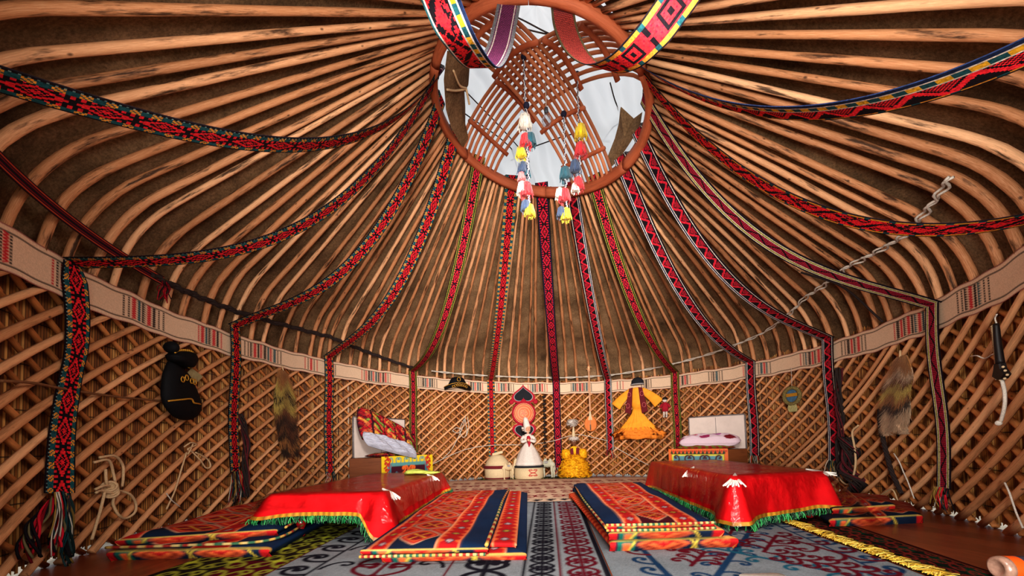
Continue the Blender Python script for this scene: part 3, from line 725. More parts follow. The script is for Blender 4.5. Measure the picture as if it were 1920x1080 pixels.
def grey_right(c,w,l):
    def L(a,b,wd,cl,sc=True):
        A0,B0=A(*a),A(*b); c.line([A0,B0],wd,cl)
        d=B0-A0; Ln=np.linalg.norm(d); an=math.atan2(d[1],d[0]); s=.05; k=0
        while sc and s<Ln:
            p=A0+d/Ln*s; c.horn(p[0],p[1],.10,an+(1.15 if k%2 else -1.15),k%2==0,.022,cl); s+=.09; k+=1
    ox,oy=-.40,-1.0
    g=lambda x,y:(x+ox-.108*(y-1.0)+.0,y+oy)
    L(g(.62,1.33),g(1.75,2.74),.034,RBLU); L(g(1.75,2.74),g(2.3,3.45),.034,RBLU)
    L(g(1.95,1.25),g(1.27,2.1),.032,RTEAL); L(g(1.27,2.1),g(.72,2.80),.032,RTEAL); L(g(.80,2.80),g(1.6,3.8),.032,RBLU)
    L(g(1.75,2.74),g(1.1,3.6),.032,RTEAL)
    c.line([g(.70,1.0),g(.80,2.6),g(.95,4.2)],.034,RBLU)
    for k,y in enumerate(np.arange(1.1,4.1,.17)): p=g(.705+.08*(y-1.2),y); c.horn(p[0],p[1],.14,math.pi-.5,1,.026,RBLU if k%3 else RRED)
    c.line([g(1.60,1.0),g(1.93,2.84),g(2.1,4.0)],.016,RBLU)
    for k,y in enumerate(np.arange(1.1,3.6,.16)): p=g(1.61+.175*(y-1.0),y); c.horn(p[0],p[1],.13,.3,0,.026,RBLU)
    def vine(pts,sz):
        P=[A(*g(*q)) for q in pts]; c.line(P,.024,RRED); Q=spl(P,14)
        for i in range(1,14):
            d=Q[i]-Q[i-1]; an=math.atan2(d[1],d[0]); c.horn(Q[i][0],Q[i][1],sz,an+(1.0 if i%2 else -1.0),i%2==0,.025,RRED)
    spl=lambda P,n:np.stack([np.interp(np.linspace(0,1,n),np.linspace(0,1,len(P)),[q[j] for q in P]) for j in(0,1)],1)
    vine([(.98,1.35),(1.25,1.62),(1.5,1.32)],.12); vine([(1.42,2.12),(1.72,2.46),(1.80,1.95)],.13); vine([(1.42,2.12),(1.70,1.72)],.11)
    vine([(.92,1.92),(1.10,2.14),(.90,2.42)],.11); vine([(1.02,2.68),(1.3,2.32),(1.55,2.66),(1.32,2.95),(1.02,2.68)],.13)
    vine([(1.9,3.2),(1.6,3.5),(1.85,3.9)],.12); vine([(1.05,3.3),(.98,3.8),(1.3,4.0)],.12)
rr=rug('felt_rug',[(.365,1.0),(1.70,1.0),(2.16,4.1),(.705,4.1)],120,grey_right,rgb(128,135,140),'grey felt rug with blue diagonal borders and yellow fringe in front of right table',w=1.42,l=3.12)
def yfringe():
    mb=MB(); r=random.Random(3); yc=[rgb(214,178,66),rgb(186,146,50),rgb(230,200,100)]
    for k in range(620):
        v=k/619; p=A(1.70+.46*v+.02,1.0+3.1*v,.012); L=r.uniform(.06,.12); a=r.uniform(-.9,.9); d=A(math.cos(a),math.sin(a),0)
        q=p-A(r.uniform(0,.03),0,0); mb.tube([q+A(0,0,r.uniform(0,.006)),q+d*L*.5+A(0,0,r.uniform(.004,.016)),q+d*L+A(0,r.uniform(-.02,.02),r.uniform(0,.004))],.0028,4,yc[r.randrange(3)])
    return mb.build('yellow_fringe',CLOTHM,rr)
yfringe()['kind']='stuff'
def back_rug(c,w,l):
    red=rgb(128,34,46)
    c.rect(0,0,w,.03,RDK); c.rect(0,.26,w,.275,RDK)
    for x in np.arange(.06,w,.15): c.dia(x,.145,.06,.08,RDK,.8); c.horn(x,.145,.09,.6,0,.015,RDK)
    for k,x in enumerate(np.arange(.1,w,.33)):
        for j,y in enumerate(np.arange(.48,l-.15,.42)): kosh(c,x+(j%2)*.16,y,.15,.022,red)
    c.rect(0,l-.16,w,l-.12,red)
rug('felt_rug',[(-1.15,4.13),(2.15,4.08),(2.3,6.75),(-1.35,6.85)],75,back_rug,rgb(216,186,160),'beige felt rug with wine-red horn motifs in front of the dolls',z=.005)
def olive(c,w,l):
    ol=rgb(150,150,56); wr2=rgb(84,24,34)
    c.rect(w*.5,0,w-.02,l*.36,wr2)
    for j,y in enumerate(np.arange(.1,l,.27)):
        for i,x in enumerate(np.arange(.05,w,.27)): kosh(c,x+(j%2)*.13,y,.14,.016,ol); c.disc(x+(j%2)*.13,y,.03,rgb(176,180,60))
rug('carpet',[(-1.95,1.0),(-1.27,1.0),(-1.25,4.3),(-1.72,4.3)],90,olive,rgb(42,34,28),'dark carpet strip with olive green curls under the left table',z=.004)
def greenr(c,w,l):
    rd=rgb(120,46,40); dg=rgb(26,58,42)
    for j,y in enumerate(np.arange(.08,l,.22)):
        for i,x in enumerate(np.arange(.06,w,.24)):
            c.dia(x+.1,y+.08,.1,.07,dg); kosh(c,x+(j%2)*.12,y,.12,.013,rd)
    c.rect(w-.05,0,w,l,rgb(60,26,24)); c.rect(w-.06,0,w-.05,l,rgb(120,70,40))
rug('carpet',[(1.72,1.0),(2.03,1.3),(2.62,3.7),(2.17,4.05)],90,greenr,rgb(30,36,30),'dark green carpet with rusty red curls beyond the yellow fringe',z=.004,w=.55,l=3.)
# ================================================================== quilts (folded sleeping mats)
QB_=rgb(20,44,74); QR=rgb(178,30,34); QO=rgb(222,104,58); QN=rgb(22,36,58); QY=rgb(206,178,70); QD=rgb(110,18,26); QG=rgb(24,96,84)
def medallion(c,x,y,rx,ry):
    c.dia(x,y,rx*1.06,ry*1.06,rgb(236,190,150),1.25); c.dia(x,y,rx,ry,QR,1.25); c.dia(x,y,rx*.84,ry*.84,QO,1.2); c.dia(x,y,rx*.72,ry*.72,QR,1.15)
    for a in range(8):
        w=a*math.pi/4; c.line([(x,y),(x+rx*.55*math.cos(w),y+ry*.55*math.sin(w))],min(rx,ry)*.09,QY if a%2 else QN)
        c.disc(x+rx*.5*math.cos(w+.39),y+ry*.5*math.sin(w+.39),min(rx,ry)*.11,QD)
    c.dia(x,y,rx*.2,ry*.2,QR); c.disc(x,y,min(rx,ry)*.07,QY)
def rborder(c,x0,x1,l,k=0):
    c.rect(x0,0,x1,l,QO); c.rect(x0+.012,0,x1-.012,l,QR)
    y=.03; i=k
    while y<l:
        c.tri([(x0,y),(x0,y+.09),(x0+(x1-x0)*.28,y+.045)],QO); c.tri([(x1,y),(x1,y+.09),(x1-(x1-x0)*.28,y+.045)],QO)
        if i%2==0:
            xc=(x0+x1)/2; c.dia(xc,y+.045,(x1-x0)*.2,.04,QN,1.3); c.dia(xc,y+.045,(x1-x0)*.13,.026,QY if i%4 else rgb(200,190,190),1.2); c.dia(xc,y+.045,(x1-x0)*.05,.012,QR)
        y+=.1; i+=1
    for x in(x0,x1): c.line([(x,0),(x,l)],.008,rgb(236,160,120))
def quilt_top(c,w,l,cols,step=.34,ry=.15):
    for kind,a,b in cols:
        x0,x1=a*w,b*w
        if kind=='r': rborder(c,x0,x1,l)
        elif kind=='b': c.rect(x0,0,x1,l,QB_)
        elif kind=='m':
            c.rect(x0,0,x1,l,QN); xc=(x0+x1)/2; rx=(x1-x0)*.5; y=.02+step/2
            while y<l+step:
                for sx in(x0,x1):
                    for q,cl in((.90,rgb(226,150,110)),(.84,QR),(.62,QO),(.52,QR),(.26,QD)):
                        w_=rx*q; h_=step/2*q; yy=y+step/2; d_=w_ if sx==x0 else -w_
                        c.tri([(sx,yy-h_),(sx+d_,yy),(sx,yy+h_)],cl)
                medallion(c,xc,y,rx*.86,step/2*.86); y+=step
        elif kind=='g': c.rect(x0,0,x1,l,QG)
def front_strip(c,w,h):                        # the printed side of a layer: medallions lengthways
    c.rect(0,0,w,h,QN); x=.12
    c.rect(0,0,.09,h,QR); c.rect(.10,0,.2,h,QG); c.rect(.13,0,.17,h*.6,QO)
    x=.36
    while x<w-.1:
        c.dia(x,h*.5,.15,h*.62,QO,1.3); c.dia(x,h*.45,.12,h*.5,QD,1.2); c.dia(x,h*.45,.09,h*.38,QO,1.1); c.dia(x,h*.5,.03,h*.2,QR)
        for s in(-1,1): c.horn(x,h*.4,.1,math.pi/2+s*.9,s>0,.014,QR)
        c.line([(x-.2,0),(x-.15,h)],.012,QY); c.line([(x+.2,0),(x+.15,h)],.012,QY); x+=.36
    c.rect(w-.1,0,w,h,QR); c.line([(0,h-.008),(w,h-.008)],.014,rgb(190,170,90))
def slab(name,quad,z0,h,draw,parent,side=.0,res=90,puff=.012,bg=QB_,mat=None,fr=True):
    q=[A(*p) for p in quad]; w=np.linalg.norm(q[1]-q[0]); l=np.linalg.norm(q[3]-q[0])
    c=Cv(w+2*h,l+2*h,res,bg); t2=Cv(w,l,res,bg); draw(t2,w,l)
    m=int(round(h*res)); c.a[m:m+t2.nx,m:m+t2.ny]=t2.a[:c.nx-m,:c.ny-m]
    # sides continue the edge colours; the near end shows its own printed strip
    c.a[:m]=c.a[m+1]; c.a[m+t2.nx:]=c.a[m+t2.nx-1]
    if fr:
        fs=Cv(w+2*h,h,res,bg); front_strip(fs,w+2*h,h); c.a[:fs.nx,:min(m,fs.ny)]=fs.a[:c.nx,:m]
    else: c.a[:,:m]=c.a[:,m:m+1]
    c.a[:,m+t2.ny:]=c.a[:,m+t2.ny-1:m+t2.ny]
    U=np.linspace(-h,w+h,c.nx); Vv=np.linspace(-h,l+h,c.ny)
    def prof(s,L):
        d=np.minimum(s,L-s); e=np.clip((d+h)/h,0,1)        # 0 at the foot .. 1 on the rim
        x=np.clip(s,0,L); bul=np.sin(e*math.pi)*h*.42*(d<0); x=np.where(s<L/2,x-bul+.0,x+bul)
        f=np.where(d<0,np.sin(e*math.pi/2)**.9*.80,np.minimum(1,.80+.20*np.sqrt(np.clip(d/.07,0,1))))
        return x,f
    xu,fu=prof(U,w); xv,fv=prof(Vv,l)
    u=(xu/w)[:,None,None]; v=(xv/l)[None,:,None]
    P=(1-u)*(1-v)*q[0]+u*(1-v)*q[1]+u*v*q[2]+(1-u)*v*q[3]
    f=np.minimum(fu[:,None],fv[None]); inside=np.clip((f-.8)/.2,0,1)
    z=z0+h*f+puff*(np.sin(P[...,0]*11+P[...,1]*3)*.5+np.sin(P[...,1]*7+P[...,0]*4+1)*.5)*inside
    o=grid_obj(name,np.concatenate([P,z[...,None]],-1),c.a,mat or PRINT,parent); return o
def piping(pts,r,parent,col0=None):
    r*=.72; P=spline(pts,120); cl=np.array([[rgb(186,150,80),rgb(150,50,44),rgb(190,166,110),rgb(60,100,74)][(i//3+(i//7)*2)%4] for i in range(120)])
    mb=MB(); mb.tube(P,r,6,cl); return mb.build('piping',PRINT,parent)
T3=[('r',.0,.16),('m',.16,.62),('r',.62,.78),('b',.78,1.)]
# front left quilt
r_=empty('folded_quilt',(-.4,3.2,0),'red and blue medallion quilt lying folded right of the left table','quilt')
slab('lower_layer',[(-.70,2.10),(.04,2.08),(.14,4.62),(-.74,4.60)],.0,.055,lambda c,w,l:quilt_top(c,w,l,[('b',0,.7),('r',.7,.88),('b',.88,1.)]),r_)
slab('upper_layer',[(-.80,2.06),(-.16,2.04),(-.07,4.55),(-.80,4.52)],.05,.05,lambda c,w,l:quilt_top(c,w,l,[('b',0,.05),('r',.05,.20),('m',.20,.60),('r',.60,.80),('b',.80,1.)]),r_,puff=.014)
piping([(-.15,2.03,.1),(-.12,2.8,.115),(-.10,3.6,.11),(-.05,4.55,.105)],.016,r_)
piping([(-.82,2.03,.055),(-.5,2.01,.06),(-.15,2.0,.06)],.012,r_)
slab('fold_strip',[(-.13,2.16),(.0,2.14),(.08,4.5),(-.05,4.5)],.055,.03,lambda c,w,l:rborder(c,0,w,l),r_,fr=False,puff=.004)
# front right quilt
r_=empty('folded_quilt',(.9,3.2,0),'neatly stacked red and navy quilt lying left of the right table','quilt')
slab('lower_layer',[(.57,2.20),(1.24,2.22),(1.60,4.35),(.67,4.30)],.0,.085,lambda c,w,l:quilt_top(c,w,l,[('r',0,.2),('b',.2,1.)]),r_)
slab('middle_layer',[(.55,2.17),(1.16,2.19),(1.50,4.38),(.70,4.32)],.075,.06,lambda c,w,l:quilt_top(c,w,l,[('b',0,.2),('r',.2,1.)]),r_)
def redq(c,w,l):
    global QN
    k=QN; QN=rgb(70,16,30); quilt_top(c,w,l,T4,.3,.14); QN=k
T4=[('b',0,.16),('r',.16,.33),('m',.33,.68),('r',.68,.88),('b',.88,1.)]
slab('upper_layer',[(.535,2.16),(1.10,2.17),(1.42,4.32),(.705,4.30)],.125,.05,lambda c,w,l:redq(c,w,l),r_,puff=.01)
for z in(.135,.165): piping([(.51,2.14,z),(.8,2.11,z+.004),(1.12,2.14,z)],.011,r_)
piping([(.51,2.14,.15),(.58,3.2,.155),(.69,4.3,.15)],.012,r_)
# far left quilt
r_=empty('folded_quilt',(-2.0,3.0,0),'dark red and blue quilt folded against the left wall beside left table','quilt')
slab('lower_layer',[(-2.36,2.28),(-1.46,2.27),(-1.72,4.3),(-2.60,4.05)],.0,.075,lambda c,w,l:quilt_top(c,w,l,[('m',0,.5),('r',.5,.75),('b',.75,1)]),r_,puff=.01)
slab('upper_layer',[(-2.36,2.32),(-1.56,2.50),(-1.85,4.2),(-2.62,4.02)],.07,.06,lambda c,w,l:quilt_top(c,w,l,[('r',0,.12),('m',.12,.55),('r',.55,.74),('b',.74,1.)]),r_,puff=.02)
piping([(-2.4,2.26,.08),(-1.9,2.25,.085),(-1.5,2.35,.08),(-1.52,2.8,.09),(-1.7,3.6,.1)],.012,r_); piping([(-1.5,2.52,.12),(-1.62,3.1,.13),(-1.8,4.1,.13)],.012,r_)
# far right quilt
r_=empty('folded_quilt',(2.6,3.1,0),'dark folded quilt with red motifs against the right wall beside right table','quilt')
DKQ=[('m',0,.5),('r',.5,.62),('m',.62,1)]
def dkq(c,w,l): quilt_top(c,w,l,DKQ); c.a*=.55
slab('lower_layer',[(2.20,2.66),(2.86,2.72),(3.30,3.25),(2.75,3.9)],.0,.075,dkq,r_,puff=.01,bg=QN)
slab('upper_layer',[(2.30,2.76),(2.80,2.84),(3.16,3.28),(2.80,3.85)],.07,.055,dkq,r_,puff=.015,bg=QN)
# ================================================================== low tables with cloth and clear plastic
def m_velvet():
    t=NT('red_velvet_cloth'); n=t.noise(t.obj(),5.,3.); c=t.ramp(n,[(.3,rgb(186,8,18)),(.7,rgb(222,22,30))])
    return t.bsdf(c,.7,t.bump(t.noise(t.obj(),300.,2.),.1,.002),Specular_IOR_Level=.15)
VEL=m_velvet()
def m_plastic():
    t=NT('clear_plastic_sheet'); o=t.obj(); n=t.noise(t.mapv(o,(7,7,7)),1.,4.,.6); n2=t.noise(t.mapv(o,(3.,26.,9.)),1.,3.)
    b=t.n('ShaderNodeBump',Height=t.math('ADD',n,t.math('MULTIPLY',n2,.5)),Strength=.6,Distance=.035).outputs[0]
    gl=t.n('ShaderNodeBsdfGlossy',Color=(1,1,1,1),Roughness=.045); t.set(gl,'Normal',b)
    tr=t.n('ShaderNodeBsdfTransparent',Color=(.985,.985,.985,1))
    fr=t.n('ShaderNodeFresnel',IOR=1.5,Normal=b).outputs[0]
    mx=t.n('ShaderNodeMixShader',Fac=t.math('MULTIPLY',fr,.62)); t.t.links.new(tr.outputs[0],mx.inputs[1]); t.t.links.new(gl.outputs[0],mx.inputs[2])
    t.t.links.new(mx.outputs[0],t.out.inputs[0]); return t.m
PLAST=m_plastic()
LACQ=m_plain('red_lacquered_wood',rgb(140,20,22),.25,.2,20.,spec=.6)
GTIN=m_attr('tinsel_fringe',.35,.2,200.,.1,0,.6)
WHITEM=m_plain('white_crochet_tassel',rgb(226,220,210),.85,.08,90.)
def peri(corn,rad,n):
    """rounded outline of a quad, resampled evenly; returns points, outward normals"""
    q=[A(*p) for p in corn]; P=[]
    for i in range(4):
        a,b,c=q[i-1],q[i],q[(i+1)%4]; d0=(a-b)/np.linalg.norm(a-b); d1=(c-b)/np.linalg.norm(c-b)
        for s in np.linspace(0,1,9): P.append((1-s)**2*(b+d0*rad)+2*s*(1-s)*b+s*s*(b+d1*rad))
    P=np.array(P+[P[0]]); L=np.concatenate([[0],np.cumsum(np.linalg.norm(np.diff(P,axis=0),axis=1))])
    x=np.linspace(0,L[-1],n+1)[:-1]; R=np.stack([np.interp(x,L,P[:,0]),np.interp(x,L,P[:,1])],1)
    T=np.roll(R,-1,0)-np.roll(R,1,0); N=np.stack([T[:,1],-T[:,0]],1); N/=np.linalg.norm(N,axis=1)[:,None]
    return R,N,x,L[-1]
def drape(name,corn,zt_,drop,mat,parent=None,off=0.,n=260,waves=.35,cornk=.10,rows=14,seed=0,rad=.03,flare=.015,cf=(.06,.06,.06,.06)):
    R,N,x,L=peri(corn,rad,n); c=R.mean(0); r=np.random.default_rng(seed)
    ds=np.array([np.exp(-(np.linalg.norm(R-A(*q),axis=1)/.10)**2) for q in corn]); ck=ds.max(0); cfl=(ds*np.array(cf)[:,None]).sum(0)
    wv=waves*(.012*np.sin(x*9+seed)+.009*np.sin(x*23+1.3*seed)+.006*np.sin(x*41))
    G=[]
    for s in np.linspace(.02,1,12):
        p=c+(R-c)*s; z=np.full(n,zt_+off)+.003*np.sin(p[:,0]*13+p[:,1]*7)*min(1,(1-s)*6); G.append(np.c_[p,z])
    d=np.array([drop(q,i) for i,q in enumerate(x/L)]) if callable(drop) else np.full(n,drop)
    d=d*(1+cornk*ck)
    for s in np.linspace(0,1,rows)[1:]:
        o=off+.012*min(1,s*8)+(flare*s+cfl*s**.8)+wv*s**.8*(1+1.5*ck)
        ds=np.array([np.exp(-(np.linalg.norm(R-A(*q),axis=1)/(.04+.11*s))**2) for q in corn]); cfl=(ds*np.array(cf)[:,None]).sum(0); o=off+.012*min(1,s*8)+flare*s+cfl*s*1.2+wv*s**.8*(1+1.5*ck)
        p=R+N*o[:,None]; z=np.maximum(zt_+off-d*s-.004*(s>0),.009+off*.3); G.append(np.c_[p,z])
    G=np.array(G); nm=G.shape[0]
    o=grid_obj(name,np.swapaxes(G,0,1)[:, :].swapaxes(0,1),None,mat,parent,closed=True)
    return o,G,R,N
def table_set(side,corn,ztop,drop,seed,legs,lb_t,lb_c,lb_p,plast_drop,pcf=(.065,.065,.065,.065)):
    c=np.mean([A(*q) for q in corn],0)
    t=empty('low_table',(c[0],c[1],0),lb_t,'table','low tables under red cloths')
    R,N,x,L=peri([tuple(c+(A(*q)-c)*.985) for q in corn],.05,80); mb=MB()
    mb.loft([[A(p[0],p[1],z) for p in R] for z in (ztop-.035,ztop-.006)]); mb.build('tabletop',LACQ,t,False)
    for lx,ly in legs:
        mb=MB(); mb.lathe([(.02,0),(.026,.006),(.03,.03),(.02,.055),(.034,.085),(.036,.11),(.022,.13),(.03,.16),(.034,.2),(.034,ztop-.036)],(lx,ly,.007),16); mb.build('leg',LACQ,t)
    o,G,R,N=drape('tablecloth',corn,ztop,drop,VEL,None,.003,seed=seed); tag(o,lb_c,'tablecloth','red velvet cloths on the low tables')
    # gold braid and green tinsel along the hem
    hem=G[-1]; up=G[-2]; n=len(hem); gm=MB(); r=random.Random(seed)
    nn=np.c_[N,np.zeros(n)]
    d=(up-hem); d/=np.linalg.norm(d,axis=1)[:,None]+1e-9
    rows=[hem+d*h+nn*.006 for h in (.024,.016,.008,-.002)]
    cg=np.repeat(np.array([[rgb(206,150,50),rgb(150,96,30)][(i//1)%2] for i in range(n)])[None],4,0)
    grid_obj('gold_braid',np.array(rows),cg,GTIN,o,closed=True,smooth=False)
    gc=[rgb(20,120,60),rgb(14,80,44),rgb(60,170,90),rgb(8,50,30)]
    for i in range(n):
        for k in range(7):
            f=r.random(); p=hem[i]*(1-f)+hem[(i+1)%n]*f+nn[i]*r.uniform(0,.012); q=p+A(r.uniform(-.02,.02),r.uniform(-.02,.02),-r.uniform(.03,.055)); q[2]=max(q[2],.008)
            p[2]=max(p[2],.012)
            gm.tube([p,(p+q)/2+nn[i]*.006,q],.0028,3,gc[r.randrange(4)],cap=False)
    f=gm.build('green_tinsel_fringe',GTIN,o); f['kind']='stuff'
    pl,G2,_,_=drape('plastic_sheet',corn,ztop,plast_drop,PLAST,None,.012,seed=seed+3,waves=.6,cornk=.1,flare=.025,cf=pcf); tag(pl,lb_p,'plastic sheet','clear plastic covers on the low tables')
    return t,o,pl,R,N
# perimeter starts at the first corner and runs through the list
LT=[(-1.70,2.66),(-.88,2.60),(-.84,4.5),(-1.66,4.55)]
def dl(q,i):                                   # front edge short, right side longer
    return float(np.interp(q,[0,.13,.155,.17,.46,.52,.98,1],[.14,.14,.30,.25,.24,.15,.15,.14]))
t,o,pl,R,N=table_set('l',LT,.318,dl,2,[(-1.53,2.76),(-.98,2.74),(-.95,4.35),(-1.55,4.4)],'low table with red turned legs on the left side','red velvet cloth with gold and green fringe over left low table','clear plastic sheet over the red cloth of the left low table',lambda q,i:.10 if q<.13 or q>.5 else .17)
RT=[(1.52,2.66),(2.36,2.90),(2.60,4.95),(1.76,4.86)]
dr=lambda q,i:float(np.interp(q,[0,.1,.14,.5,1],[.29,.27,.24,.30,.30]))
t,o2,pl2,R2,N2=table_set('r',RT,.362,dr,5,[(1.55,2.74),(2.28,2.97),(2.5,4.8),(1.86,4.75)],'low table with red turned legs on the right side','red velvet cloth with gold and green fringe over right low table','clear plastic sheet hanging past the red cloth of the right low table',lambda q,i:float(np.interp(q,[0,.1,.15,.3,.97,1],[.30,.27,.34,.33,.24,.30])),(.065,.26,.065,.065))
def lace(parent,pts,seed,spread=.07,z=0):      # white crochet tassel patch on a cloth corner
    r=random.Random(seed); mb=MB()
    for k in range(11):
        a=k/10-.5; p0=A(*pts[0]); P=[p0,(p0+A(*pts[1]))/2+A(a*.05,0,.004),A(*pts[1])+A(a*spread,r.uniform(-.01,.01),r.uniform(-.012,.012))]
        mb.tube(spline(P,7),.0055,5)
    return mb.build('white_tassel',WHITEM,parent)
lace(o,[(-.93,2.72,.336),(-.83,2.70,.27)],1); lace(o,[(-.90,4.0,.336),(-.80,3.98,.28)],2)
lace(o2,[(1.60,2.76,.378),(1.50,2.60,.31)],3,.16); lace(o2,[(1.68,3.55,.378),(1.58,3.5,.30)],4); lace(o2,[(2.28,2.98,.378),(2.38,2.88,.34)],5,.12)
# red-lit tassel patches woven on the table tops
# yellow-green folded cloth
mb=MB(); 
for q,(x0,x1,y,z,h) in enumerate([(-1.19,-.80,4.18,.34,.022),(-1.16,-.92,4.12,.352,.03)]):
    R3=[]
    for s in np.linspace(0,1,15):
        x=x0+(x1-x0)*s; hh=h*(math.sin(math.pi*min(1,s*1.02+.01))**.5)*(1.2-.5*s)+.004; w=.09*(math.sin(math.pi*s)**.4+.1)
        R3.append([A(x,y+w*math.cos(a)*1.1+.02*s,z+max(-.004,hh*math.sin(a))+.004*math.sin(a*3+s*9)) for a in np.linspace(0,2*math.pi,17)[:-1]])
    mb.loft(R3)
tag(mb.build('folded_cloth',m_plain('lime_cloth',rgb(186,196,88),.9,.15,30.,bump=.2)),'lime yellow cloth folded on the far end of the left table','cloth')
# ================================================================== beds
BOARD=m_plain('pale_headboard_cloth',rgb(206,190,180),.7,.06,8.,bump=.05)
BRWOOD=m_wood('brown_varnished_wood',rgb(70,36,18),rgb(112,62,34),rgb(142,86,50),.15,.5,False)
GREYEDGE=m_plain('grey_board_edge',rgb(120,112,110),.6)
def panel_cv(w,h,res,field,kind):
    c=Cv(w,h,res,field[0]); bl=rgb(60,140,156); rd=rgb(186,36,40); dk=rgb(70,20,40); og=rgb(226,110,50)
    if kind==0:
        c.rect(.10,.0,w-.10,h-.10,rgb(92,150,150)); c.rect(.13,0,w-.13,h-.15,dk)
        for k in range(9): c.horn(.18+k*(w-.36)/8,h-.10,.07,math.pi/2,k%2,.014,bl)
        for sx in(0,1):
            X=(lambda q:q) if sx==0 else (lambda q:w-q)
            for a,b in ((.06,h-.07),(.10,h-.12),(.05,h-.17),(.06,h-.26),(.11,h-.2)): c.horn(X(a),b,.08,(.8 if sx==0 else 2.3),sx,.022,rd)
            c.line([(X(.10),0),(X(.10),h*.35),(X(.15),h*.5),(X(.15),h-.13)],.02,bl)
        for k in range(4): c.horn(w/2+(k-1.5)*.08,h-.26,.1,math.pi/2+(k-1.5)*.5,k>1,.026,og)
        c.dia(w*.73,h*.4,.07,.08,rgb(90,120,140),1.2); c.dia(w*.27,h*.4,.07,.08,rgb(90,120,140),1.2)
    else:
        c.rect(0,0,w,h,og); c.rect(.045,0,w-.045,h-.075,rgb(60,56,50)); c.rect(.05,0,w-.05,h-.085,rgb(226,214,70)); c.rect(.07,0,w-.07,h-.105,rgb(96,150,160))
        for k in range(14): x=.05+k*(w-.1)/13; c.tri([(x-.02,h-.075),(x+.02,h-.075),(x,h-.02)],rgb(30,60,40)); c.disc(x+.025,h-.04,.012,rgb(190,40,30))
        for k in range(6): c.horn(.14+k*(w-.28)/5,h-.2,.1,math.pi/2,k%2,.02,dk); c.disc(.14+k*(w-.28)/5,h-.26,.03,rd)
    return c
def bed(P0,P1,P2,P3,ztop,zhead,hb,label,kind,field):
    """P0-P1 end board, P1-P2 painted long side, headboard along hb"""
    P0,P1,P2,P3=[A(*p,0) for p in (P0,P1,P2,P3)]; c=(P0+P1+P2+P3)/4
    root=empty('wooden_cot',c,label,'bed')
    Z=A(0,0,1)
    def plank(a,b,z0,z1,th,name,mat,inw):
        d=b-a; L=np.linalg.norm(d); d/=L; n=np.cross(d,Z); n*=inw
        mb=MB(); mb.box((a+b)/2+n*th/2+Z*(z0+z1)/2,(L,th,z1-z0),None,(d,n,Z),.006)
        # grain runs lengthways
        mb.uv=[((v[2]*3),(A(*v)-a)@d) for v in mb.v]
        return mb.build(name,mat,root)
    plank(P0,P1,0.01,ztop,.03,'end_board',BRWOOD,-1) if kind==0 else plank(P2,P3,.01,ztop,.03,'end_board',BRWOOD,-1)
    d=P2-P1; w=np.linalg.norm(d); d/=w; n=np.cross(d,Z); h=ztop+.012
    plank(P1,P2,.01,ztop,.03,'side_board',BRWOOD,-1)
    cv_=panel_cv(w,h,110,field,kind); u=np.linspace(0,1,cv_.nx)[:,None,None]; v=np.linspace(0.012,1,cv_.ny)[None,:,None]
    Pg=P1+d*w*u+Z*h*v+n*.006
    grid_obj('painted_panel',Pg,cv_.a,PAINTM,root,smooth=False)
    mb=MB(); ins=[c+(p-c)*.94+Z*(ztop-.05) for p in (P0,P1,P2,P3)]; mb.loft([[p+Z*k for p in ins] for k in(-.06,.0,.03)]); mb.build('bed_base',BRWOOD,root,False)
    a,b=A(*hb[0],0),A(*hb[1],0); d2=b-a; L2=np.linalg.norm(d2); d2/=L2; n2=np.cross(d2,Z)
    mb=MB(); mb.box((a+b)/2+Z*(ztop+zhead)/2,(L2,.035,zhead-ztop),None,(d2,n2,Z),.008); hbd=mb.build('headboard',BOARD,root)
    mb=MB()
    for e0,e1 in ((a+Z*zhead,b+Z*zhead),(a+Z*ztop,a+Z*zhead),(b+Z*ztop,b+Z*zhead)): mb.tube([e0,e1],.017,6)
    mb.build('headboard_frame',GREYEDGE,hbd)
    mid=(a+b)/2
    mb=MB(); mb.box(mid+n2*.0195+Z*(ztop+zhead)/2,(.006,.004,(zhead-ztop)*.92),None,(d2,n2,Z)); mb.box(mid-n2*.0195+Z*(ztop+zhead)/2,(.006,.004,(zhead-ztop)*.92),None,(d2,n2,Z)); mb.build('headboard_seam',GREYEDGE,hbd)
    return root,d,n
bed((-2.24,5.22),(-1.82,5.28),(-1.27,6.03),(-1.69,5.98),.49,1.06,((-2.21,5.30),(-1.70,6.0)),'brown wooden cot with yellow painted side panel at the left back wall',0,(rgb(226,196,40),))
bed((2.68,5.81),(2.31,5.65),(2.90,5.14),(3.25,5.28),.49,.965,((2.70,5.79),(3.25,5.31)),'brown wooden cot with orange painted side panel at the right back wall',1,(rgb(226,110,50),))
